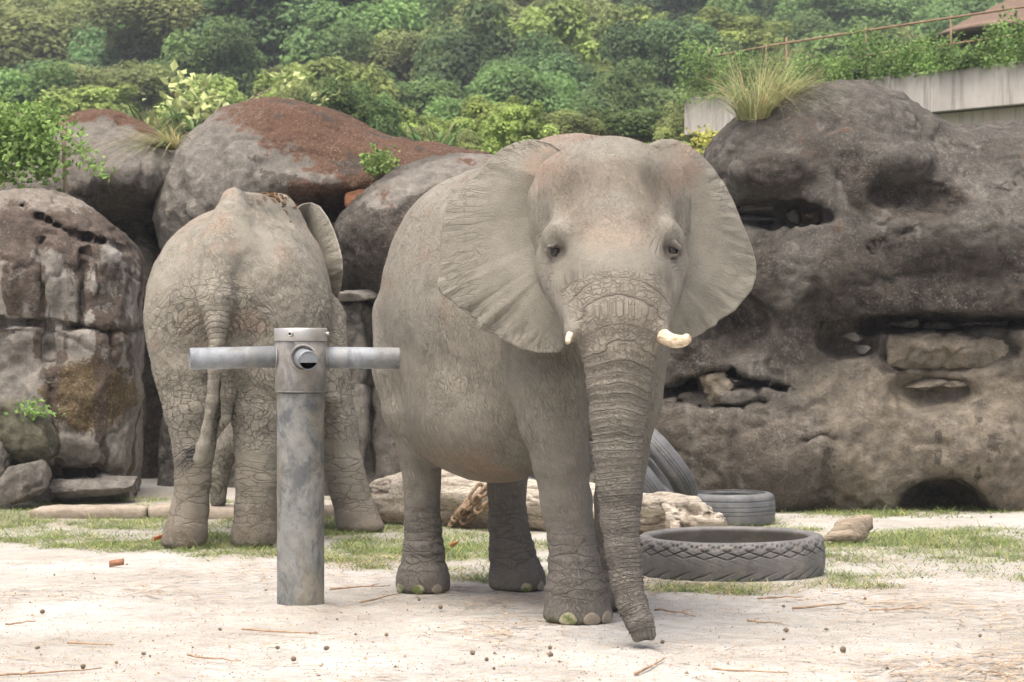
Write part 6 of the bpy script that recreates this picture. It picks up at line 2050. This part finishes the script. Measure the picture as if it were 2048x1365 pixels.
D_ = 23.4
clump('grass_clump', P(1508, 240, D_), 560, 1.12, 0.0075, 0.95, (0.8, 2.6), (0.1, 2.0), M_reed, 'tall dry grass clump growing on the right rock', 60, rad=0.16)
clump('grass_clump', P(1560, 205, D_ + .2), 320, 0.75, 0.008, 0.8, (0.6, 1.4), (0.3, 1.4), M_reed, 'shorter dry tuft right of the tall grass clump', 61, rad=0.12, lean=(0.35, 0))
clump('grass_clump', P(335, 300, 27.0), 420, 0.75, 0.008, 0.8, (0.3, 1.0), (0.6, 1.8), M_reed, 'drooping grass tuft in the gap left of the rust boulder', 62, rad=0.12, lean=(-0.45, -0.3))
clump('strap_plant', P(868, 302, 29.5), 46, 0.62, 0.055, 0.75, (0.8, 1.5), (0.3, 1.0), M_reedg, 'strappy pale green plant on the rock ridge behind the front elephant', 63, 'plant', 0.25)
clump('strap_plant', P(300, 262, 29.5), 30, 0.6, 0.05, 0.6, (0.9, 1.5), (0.3, 0.9), M_reedg, 'strappy plant above the left boulder gap', 64, 'plant', 0.25)
clump('strap_plant', P(385, 258, 29.5), 26, 0.6, 0.05, 0.6, (0.9, 1.5), (0.3, 0.9), M_reedg, 'strappy plant beside the papaya sapling', 65, 'plant', 0.25)

def leafy(name, c, pts, leaf, mat, label, seed, stems=(), cat='plant', stem_r=0.008, per=1):
    """a small plant: leaves round the given points, thin stems"""
    r = np.random.default_rng(seed)
    c = np.array(c)
    pts = np.repeat(np.array(pts), per, 0)
    if per > 1: pts = pts + r.normal(0, leaf * 0.9, pts.shape)
    n = len(pts)
    nr = r.normal(0, 0.55, (n, 3)) + np.array([0, -0.45, 0.55])
    v, f = leaf_cards(pts, nr, r.uniform(0.6, 1.3, n) * leaf, r, 1.0, 0.12)
    col = np.repeat(r.uniform(0.65, 1.35, n), 4)[:, None] * np.ones((1, 3))
    e = empty(name, c, label, cat)
    o = obj('leaves', mesh_np('leaves', v - c, f, False, col), mat, e); o['kind'] = 'stuff'
    if len(stems):
        sv, sf = merge_np([tube_np(s, np.linspace(stem_r, stem_r * 0.4, len(s)), 6) for s in stems])
        obj('stems', mesh_np('stems', sv - c, sf), M_stem, e)
    return e

def small_plants():
    r = np.random.default_rng(70)
    # young bush on the joint of the two boulders
    c = P(757, 372, 25.6); pts = []
    stems = []
    for k in range(26):
        t = P(760 + r.normal(0, 17), 328 + r.normal(0, 13), 25.6 + r.normal(0, 0.06)); pts.append(t)
        stems.append([c, (c + t) / 2 + r.normal(0, 0.01, 3), t])
    leafy('bush', c, pts, 0.05, M_vine, 'small feathery green bush growing between two boulders', 71, stems, 'bush', 0.006, 22)
    # papaya-like sapling with pale hanging leaf fans
    c = P(412, 262, 28.3); st = []; pts = []
    for tx, ty in ((368, 160), (345, 188), (410, 182), (378, 196), (395, 212), (428, 215), (402, 205)):
        t = P(tx, ty, 28.3 + r.uniform(-0.1, 0.1)); st.append([c, (c + t) / 2 + np.array([0.03, 0, 0.05]), t])
        for q in range(9):
            a = q / 9 * 6.28
            pts.append(t + np.array([math.cos(a) * 0.085, r.normal(0, .03), math.sin(a) * 0.05 - 0.03]))
    leafy('sapling', c, pts, 0.12, M_pale, 'pale green sapling with hanging leaf fans left of the rust boulder', 72, st, 'sapling', 0.012, 2)
    c = P(432, 246, 27.9)
    st = [[c, P(480, 212, 27.9), P(515, 190, 27.9), P(545, 176, 27.9)], [P(515, 190, 27.9), P(536, 200, 27.9)], [P(512, 191, 27.9), P(508, 180, 27.9)]]
    pts = [P(577 + r.normal(0, 11), 156 + r.normal(0, 7), 27.9) for _ in range(9)] + [P(643 + r.normal(0, 11), 196 + r.normal(0, 4), 27.9) for _ in range(7)]
    leafy('bare_branch', c, pts, 0.10, M_pale, 'leaning bare branch with a few pale leaves over the rust boulder', 73, st, 'branch', 0.013, 2)
    # yellow shrub behind the right ear
    c = P(1412, 300, 30.0)
    pts = [P(1412 + r.normal(0, 12), 284 + r.normal(0, 7), 30 + r.normal(0, .1)) for _ in range(60)]
    leafy('shrub', c, pts, 0.07, M_ylw, 'bright yellow shrub under the end of the planter wall', 74, [[c, P(1412, 285, 30)]], 'shrub', 0.01, 3)
    # tufts at the foot of the left stones
    leafy('fern', P(70, 826, 23.3), [P(70 + r.normal(0, 18), 822 + r.normal(0, 7), 23.2) for _ in range(26)], 0.05, M_vine, 'little green fern on the mossy squared stone', 75, (), 'fern', 0.005, 4)
small_plants()

def vine():
    r = np.random.default_rng(80)
    D = 25.2
    t = NT('weathered_pole', 0.85, 0.2)
    mp = t.done(t.mix((0.30, 0.22, 0.15), (0.48, 0.38, 0.28), t.noise(12, 4, 0.6, t.scaled((1, 1, 0.2)))), t.bump(t.noise(60, 3), 0.3, 0.004))
    c = P(130, 700, D + 0.3); 
    e = empty('pole_frame', (c[0], c[1] , 2.0), 'weathered pole with a crossbar behind the left boulder', 'pole')
    base = np.array([c[0], c[1], 2.0])
    v, f = tube_np([P(133, 470, D + 0.3), P(131, 380, D + .3), P(128, 300, D + .3), P(127, 236, D + .3)], 0.022, 10)
    obj('upright', mesh_np('upright', v - base, f), mp, e)
    v, f = tube_np([P(-80, 202, D + .45), P(20, 222, D + .4), P(128, 236, D + .3)], 0.020, 10)
    obj('crossbar', mesh_np('crossbar', v - base, f), mp, e)
    pts = []
    cc = [(0, 222, 80, 14), (70, 232, 50, 14), (110, 250, 25, 16), (20, 262, 70, 30), (80, 275, 40, 26), (10, 300, 60, 34), (60, 315, 40, 26), (100, 320, 26, 26), (0, 335, 40, 20), (100, 350, 16, 10), (150, 290, 16, 10), (172, 312, 16, 8), (182, 336, 14, 8), (210, 344, 8, 6), (140, 262, 20, 8), (-60, 280, 60, 60), (90, 212, 30, 6), (20, 352, 18, 10)]
    for x, y, a, b in cc:
        for k in range(int(a * b * 0.13)):
            pts.append(P(x + r.normal(0, a * 0.55), y + r.normal(0, b * 0.6), D + r.normal(0, 0.22)))
    stems = [[P(-60, 214, D + .4), P(30, 226, D + .35), P(110, 240, D + .25)], [P(100, 240, D + .2), P(120, 300, D), P(108, 350, D)], [P(130, 260, D), P(170, 300, D), P(215, 340, D)], [P(40, 226, D), P(45, 300, D), P(30, 340, D)]]
    leafy('vine', P(90, 300, D), pts, 0.07, M_vine, 'bright green climbing vine covering the pole at left', 81, stems, 'vine', 0.007, 2)
vine()

# ------------------------------------------------------------------ planter wall, hedge, rail, roof
def mat_conc(name, a, b):
    t = NT(name, 0.85, 0.2)
    c = t.mix(a, b, t.ramp(t.noise(1.4, 6, 0.65, t.scaled((1, 1, 0.5))), [(0.3, 0.0), (0.68, 1.0)]))
    st = t.ramp(t.noise(4, 5, 0.65, t.scaled((3, 3, 0.25))), [(0.50, 0.0), (0.68, 1.0)])
    c = t.mix(c, (0.16, 0.15, 0.135), t.math('MULTIPLY', st, 0.55))
    return t.done(c, t.bump(t.noise(30, 5), 0.3, 0.01))

def building():
    A = P(1368, 197, 45.0); B = P(2048, 122, 38.8)
    d = B - A; d[2] = 0; L = np.linalg.norm(d); d /= L
    nrm = np.array([d[1], -d[0], 0.0])            # towards the yard
    if nrm[1] > 0: nrm = -nrm
    up = np.array([0, 0, 1.0])
    z1 = A[2]; z0 = P(1368, 271, 45.0)[2]
    slope = (B[2] - A[2]) / L
    Lx = L + 4.0
    e = empty('planter_building', (A[0], A[1], 0.0), 'pale concrete building with a long planter wall on the right', 'building')
    base = np.array([A[0], A[1], 0.0])
    def slab(name, s0, s1, t0, t1, za, zb, mat, parent=e, tilt=slope):
        V = []
        for s in (s0, s1):
            for t in (t0, t1):
                for z in (za, zb):
                    V.append(d * s - nrm * t + up * (z + tilt * s) )
        V = np.array(V)
        f = np.array([[0, 1, 3, 2], [4, 6, 7, 5], [0, 4, 5, 1], [2, 3, 7, 6], [0, 2, 6, 4], [1, 5, 7, 3]])
        bmv = V
        me = mesh_np(name, bmv, f, False)
        o = obj(name, me, mat, parent)
        b = o.modifiers.new('bevel', 'BEVEL'); b.width = 0.012; b.segments = 2
        return o
    mc = mat_conc('stained_concrete', (0.40, 0.37, 0.325), (0.62, 0.58, 0.52))
    mb = mat_conc('cream_render', (0.58, 0.52, 0.42), (0.70, 0.64, 0.53))
    n = 4
    for k in range(n):
        slab('planter_panel', Lx * k / n + 0.004, Lx * (k + 1) / n - 0.004, 0.0, 0.16, z0, z1, mc)
    slab('planter_floor', 0.05, Lx - 0.05, 0.16, 1.5, z0 + 0.02, z0 + 0.16, mc)
    slab('soffit_beam', 0.2, Lx, 0.30, 0.55, z0 - 0.42, z0 - 0.002, mb)
    slab('wall', 1.2, Lx, 1.6, 1.9, -0.2, z0 - 0.1, mb, tilt=0.0)
    # soil and hedge behind the panels
    r = np.random.default_rng(90)
    H = []
    for s in np.arange(-0.1, Lx, 0.10):
        hh = 0.50 + 0.14 * math.sin(s * 1.7) + 0.16 * math.sin(s * 4.3 + 1) + 0.10 * r.normal()
        if s < 0.9: hh += 0.35
        for k in range(210):
            t = r.uniform(-0.12, 1.0) if r.uniform() < 0.7 else r.uniform(-0.16, 0.1)
            z = r.uniform(-0.12, 1) ** 1.0 * hh
            H.append(base + d * (s + r.normal(0, 0.1)) - nrm * t + up * (z1 + slope * s + z))
    H = np.array(H)
    nr = r.normal(0, 0.6, H.shape) + nrm * 0.6 + up * 0.5
    v, f = leaf_cards(H, nr, r.uniform(0.04, 0.09, len(H)), r)
    tone = (0.55 + 0.6 * sstep(-0.35, 0.45, fbm(H, 1.6, 3, 1200))) * r.uniform(0.75, 1.3, len(H))
    o = obj('hedge', mesh_np('hedge', v - (base + d * L / 2), f, False, np.repeat(tone, 4)[:, None] * np.ones((1, 3))), M_hedge, None, base + d * L / 2)
    tag(o, 'bright green creeper hedge along the top of the planter wall', 'hedge')
    # rail of bamboo-coloured pipe
    mr = mat_simple('rusty_rail', (0.26, 0.17, 0.11), 0.3, 12)
    er = empty('rail', base + d * L / 2 + up * z1, 'thin rusty pipe rail above the creeper hedge', 'rail')
    rb = base + d * L / 2 + up * z1
    def rp(s, z, t=0.25): return base + d * s - nrm * t + up * (z1 + slope * s + z)
    v, f = tube_np([rp(0.2, 0.72), rp(2, 0.80), rp(4.5, 0.85), rp(L, 0.90), rp(Lx, 0.95)], 0.02, 8)
    obj('pipe', mesh_np('pipe', v - rb, f), mr, er)
    v, f = tube_np([rp(0.2, 0.25), rp(4.5, 0.42), rp(Lx, 0.52)], 0.016, 8)
    obj('pipe', mesh_np('pipe', v - rb, f), mr, er)
    for s in (0.4, 2.4, 4.3, 6.2, 8.0, 9.8):
        v, f = tube_np([rp(s, -0.2), rp(s, 0.92)], 0.018, 8)
        obj('stanchion', mesh_np('stanchion', v - rb, f), mr, er)
    # small lamp-like bollard on the wall top
    c0 = P(1714, 165, 41.6)
    v, f = lathe_np([(0.0005, -0.3), (0.055, -0.3), (0.055, 0.16), (0.075, 0.165), (0.075, 0.215), (0.0005, 0.23)], 20)
    o = obj('vent_pipe', mesh_np('vent_pipe', v, f), mat_simple('dark_metal', (0.05, 0.055, 0.06), 0.3, 12), None, c0)
    tag(o, 'short dark metal pipe standing behind the top of the right rock', 'pipe')
    # roof of a round pavilion in the corner
    c1 = P(2150, 75, 62.0)
    er2 = empty('pavilion', (c1[0], c1[1], 0.0), 'round pavilion with a brown thatched cone roof in the corner', 'pavilion')
    seg, rows = 44, 9
    mt = NT('brown_thatch', 0.9, 0.15)
    mth = mt.done(mt.mix((0.13, 0.09, 0.065), (0.29, 0.21, 0.155), mt.noise(6, 6, 0.7, mt.scaled((3, 3, 0.5)))), mt.bump(mt.noise(14, 6, 0.7), 0.6, 0.05))
    rr, hh = 3.6, 1.75
    zb = c1[2]
    prof = []
    for k in range(rows):
        t0 = k / rows; t1 = (k + 1) / rows
        prof += [(rr * (1 - t0) + 0.05, zb + hh * t0 - 0.02), (rr * (1 - t1) + 0.06, zb + hh * t1)]
    v, f = lathe_np([(rr - 0.2, zb - 0.06)] + prof + [(0.001, zb + hh + 0.1)], seg)
    v = v + 0.02 * np.stack([vnoise(v * 3 + k, 1210 + k) for k in range(3)], 1)
    obj('roof', mesh_np('roof', v, f), mth, er2)
    for k in range(8):
        a = k / 8 * 6.28
        v, f = tube_np([(3.0 * math.cos(a), 3.0 * math.sin(a), 0), (3.0 * math.cos(a), 3.0 * math.sin(a), zb + 0.2)], 0.1, 8)
        obj('column', mesh_np('column', v, f), mb, er2)
building()
# ------------------------------------------------------------------ things lying on the sand
M_pellet = mat_simple('dry_dropping', (0.27, 0.215, 0.15), 0.4, 60, 0.95, 0.8, 0.01)
M_straw = mat_leaf('straw', (0.36, 0.25, 0.14), 0.35, 4, 0.0, 0.0)
M_stick = mat_simple('dry_stick', (0.36, 0.25, 0.16), 0.4, 20, 0.9, 0.5, 0.006)

def droppings():
    v, f = lathe_np([(0.0004 + 0.5 * math.sin(a), 0.5 * math.cos(a)) for a in np.linspace(0.02, math.pi - 0.02, 8)], 12)
    ms = []
    for k in range(3):
        vv = v + 0.10 * np.stack([fbm(v + 7 * k, 2.5, 2, 1300 + i + k * 5) for i in range(3)], 1)
        me = mesh_np('dropping', vv, f); me.materials.append(M_pellet); ms.append(me)
    r = random.Random(3)
    spots = [(85, 1224, 14), (75, 1296, 10), (287, 1308, 10), (300, 1313, 8), (166, 1334, 16), (233, 1326, 10), (440, 1259, 9), (555, 1296, 12), (587, 1319, 15), (653, 1297, 14), (674, 1239, 7), (711, 1269, 7), (773, 1270, 11), (1325, 1285, 13), (1567, 1279, 7), (1567, 1213, 8), (1653, 1259, 8), (1686, 1300, 18), (1572, 1261, 14), (945, 1306, 14), (973, 1319, 11), (989, 1307, 9), (1100, 1296, 13), (1101, 1310, 14), (988, 1337, 9), (881, 1215, 14), (838, 1200, 8), (1730, 1198, 7), (1960, 1272, 11), (1982, 1034, 7)]
    for k, (x, y, w) in enumerate(spots):
        p = G(x, y + w * 0.2); s = w * 0.9 * p[1] / F
        o = obj('dropping', ms[k % 3], None, None, (p[0], p[1], s * 0.26), (r.uniform(-.2, .2), R(90) + r.uniform(-.2, .2), r.uniform(0, 3.1)))
        o.scale = (s * 0.75, s * 0.75, s * r.uniform(0.9, 1.3))
        tag(o, 'small round brown dropping on the pale sand', 'dropping', 'droppings scattered on the sand')
droppings()

def sticks():
    r = np.random.default_rng(91)
    spots = [(90, 1348, 230, 8, 'long thin stick in the lower left corner'), (180, 1292, 90, -4, 'forked brown stick on the left of the sand'), (560, 1268, 150, -6, 'bent reddish stick in front of the post'), (720, 1178, 120, 3, 'straight twig between the post and the hind leg'), (760, 1200, 80, 9, 'tangled twig right of the foot of the post'), (1800, 1222, 120, 2, 'dark curved twig on the sand at far right'), (1560, 1198, 90, 2, 'brown stick lying right of the trunk tip'), (1640, 1216, 110, 3, 'thin stick in the middle of the right sand'), (1530, 1248, 70, -3, 'flat splinter of bark right of the trunk'), (1300, 1338, 60, 14, 'pale broken twig below the trunk tip'), (1500, 1344, 150, -3, 'long pale twig at the bottom edge'), (1350, 1228, 80, -6, 'short stick just right of the trunk tip'), (40, 1250, 60, 2, 'dark twig at the left edge of the sand'), (430, 1318, 110, -5, 'long thin twig below the left arm of the post')]
    for x, y, w, tilt, lab in spots:
        a = G(x - w / 2, y + tilt); b = G(x + w / 2, y - tilt)
        n = 7
        t = np.linspace(0, 1, n)[:, None]
        pts = a + (b - a) * t + np.stack([0 * t[:, 0], np.cumsum(r.normal(0, 0.03, n)) * 0.6, np.abs(r.normal(0, 0.004, n)) + 0.006], 1)
        parts = [tube_np(pts, np.linspace(r.uniform(0.005, 0.009), 0.003, n), 6)]
        q = pts[n // 2]
        if r.uniform() < 0.4:
            q = pts[r.integers(1, n - 2)]; sg = r.choice([-1, 1]); l_ = r.uniform(0.03, 0.10)
            parts.append(tube_np([q, q + np.array([l_ * 0.6, sg * l_ * 0.4, 0.01]), q + np.array([l_ * 1.1, sg * l_, 0.008])], [0.004, 0.003, 0.002], 5))
        v, f = merge_np(parts); c = (a + b) / 2
        tag(obj('stick', mesh_np('stick', v - c, f), M_stick, None, c), lab, 'stick')
    # a chunk of orange wood and two reddish leaves in the grass edge
    for x, y, w, h, lab, colr, nm, cat in ((233, 1131, 30, 9, 'broken chunk of reddish wood on the sand at left', (0.27, 0.13, 0.07), 'wood_chunk', 'wood'), (318, 1086, 22, 14, 'curled orange leaf by the hind foot of the rear elephant', (0.42, 0.13, 0.04), 'fallen_leaf', 'leaf'), (908, 1098, 16, 12, 'small orange leaf between the hind legs of the front elephant', (0.42, 0.16, 0.06), 'fallen_leaf', 'leaf')):
        p = G(x, y); s = p[1] / F
        u = np.linspace(-1, 1, 9); g = np.stack(np.meshgrid(u, u, indexing='ij'), -1).reshape(-1, 2)
        wdt = np.sqrt(np.clip(1 - g[:, 0] ** 2, 0, 1)) * 0.5 + 0.05
        top = np.stack([g[:, 0] * w * s * 0.5, g[:, 1] * wdt * w * s * 0.5, h * s * (0.35 + 0.5 * g[:, 1] ** 2 + 0.25 * g[:, 0])], 1)
        bot = top - np.array([0, 0, 0.006 if nm == 'fallen_leaf' else 0.03])
        i, j = np.meshgrid(np.arange(8), np.arange(8), indexing='ij'); i = i.ravel(); j = j.ravel()
        q = np.stack([i * 9 + j, (i + 1) * 9 + j, (i + 1) * 9 + j + 1, i * 9 + j + 1], 1)
        V = np.concatenate([top, bot]); 
        ring = [k * 9 for k in range(9)] + [72 + k for k in range(1, 9)] + [80 - 9 * k for k in range(1, 9)] + [8 - k for k in range(1, 8)]
        ring = np.array(ring); rg2 = np.roll(ring, -1)
        Fq = np.concatenate([q, q[:, ::-1] + 81, np.stack([ring, ring + 81, rg2 + 81, rg2], 1)])
        tag(obj(nm, mesh_np(nm, V, Fq), mat_simple(nm + '_m', colr, 0.3, 40), None, (p[0], p[1], 0.012)), lab, cat)
    # loose straw, past counting
    n = 16000
    px = r.uniform(-40, 2090, n); py = r.uniform(1112, 1372, n)
    D = CAMZ * F / (py - HZ); X = (px - 1024) * D / F
    q = np.stack([X, D, 0 * X], 1)
    dens = np.clip(0.16 + 1.5 * fbm(q, 0.9, 3, 1400) + 0.5 * sstep(1250, 1500, px) * sstep(1290, 1180, py), 0.03, 1)
    keep = r.uniform(0, 1, n) < dens
    X, D = X[keep], D[keep]; n = len(X)
    a = r.normal(0, 0.5, n) + (r.uniform(0, 1, n) < 0.2) * r.uniform(0, 3, n)
    d = np.stack([np.cos(a), np.sin(a), r.normal(0, 0.03, n)], 1)
    L = r.uniform(0.02, 0.14, n)[:, None] * np.where(r.uniform(0, 1, n) < 0.12, 2, 1)[:, None]; w = r.uniform(0.0022, 0.0055, n)[:, None]
    c = np.stack([X, D, np.full(n, 0.006)], 1); s = np.cross(d, [0, 0, 1.0])
    m = c + s * L * r.normal(0, 0.08, n)[:, None] + np.array([0, 0, 0.004])
    V = np.stack([c - d * L / 2 - s * w, c - d * L / 2 + s * w, m - s * w, m + s * w, c + d * L / 2 - s * w * .4, c + d * L / 2 + s * w * .4], 1).reshape(-1, 3)
    i = np.arange(n) * 6
    Fq = np.concatenate([np.stack([i, i + 1, i + 3, i + 2], 1), np.stack([i + 2, i + 3, i + 5, i + 4], 1)])
    col = np.repeat(r.uniform(0.45, 1.6, n), 6)[:, None] * np.ones((1, 3))
    o = obj('straw', mesh_np('straw', V, Fq, False, col), M_straw)
    tag(o, 'loose straw and chaff strewn over the sand', 'straw', kind='stuff')
    # grit
    n = 9000
    px = r.uniform(-40, 2090, n); py = r.uniform(1120, 1372, n)
    D = CAMZ * F / (py - HZ); X = (px - 1024) * D / F
    s = r.uniform(0.0015, 0.006, n)[:, None] * np.where(r.uniform(0, 1, n) < 0.03, 2.2, 1)[:, None]
    c = np.stack([X, D, np.full(n, 0.003)], 1)
    oc = np.array([[1, 0, 0], [-1, 0, 0], [0, 1, 0], [0, -1, 0], [0, 0, 1.0], [0, 0, -0.4]])
    V = (c[:, None, :] + oc[None] * s[:, None, :] * r.uniform(0.6, 1.3, (n, 6, 1)))
    V[:, 0:2, 0] += 0
    i = np.arange(n) * 6
    T = np.concatenate([np.stack([i + a, i + b, i + 4], 1) for a, b in ((0, 2), (2, 1), (1, 3), (3, 0))])
    col = np.repeat(r.uniform(0.25, 1.6, n), 6)[:, None] * np.array([[1, 0.98, 1.05]])
    o = obj('grit', mesh_np('grit', V.reshape(-1, 3), T, False, col), M_straw)
    tag(o, 'fine grit and pebbles scattered on the sand', 'grit', kind='stuff')
sticks()
# ------------------------------------------------------------------ haze
def haze():
    m = bpy.data.materials.new('haze_air'); m.use_nodes = True
    nt = m.node_tree
    nt.nodes.remove(nt.nodes['Principled BSDF'])
    pv = nt.nodes.new('ShaderNodeVolumePrincipled')
    pv.inputs['Color'].default_value = (0.88, 0.94, 1.0, 1)
    pv.inputs['Density'].default_value = 0.0007
    pv.inputs['Anisotropy'].default_value = 0.2
    nt.links.new(pv.outputs[0], nt.nodes['Material Output'].inputs['Volume'])
    lo = np.array([-420, -60, -4.0]); hi = np.array([420, 760, 95.0])
    V = np.array([[x, y, z] for x in (lo[0], hi[0]) for y in (lo[1], hi[1]) for z in (lo[2], hi[2])])
    f = np.array([[0, 1, 3, 2], [4, 6, 7, 5], [0, 4, 5, 1], [2, 3, 7, 6], [0, 2, 6, 4], [1, 5, 7, 3]])
    o = obj('haze', mesh_np('haze', V, f, False), m)
    tag(o, kind='stuff')
haze()
ele1 = build_front()
ele2 = build_rear()
bristles(ele1, lambda v, n: (n[:, 2] > 0.25) & (v[:, 2] > 2.0), 2600, 0.045, M_hair, 1)
bristles(ele2, lambda v, n: (v[:, 2] > 1.4) & (v[:, 1] < 20.9), 1800, 0.045, M_hair, 2)
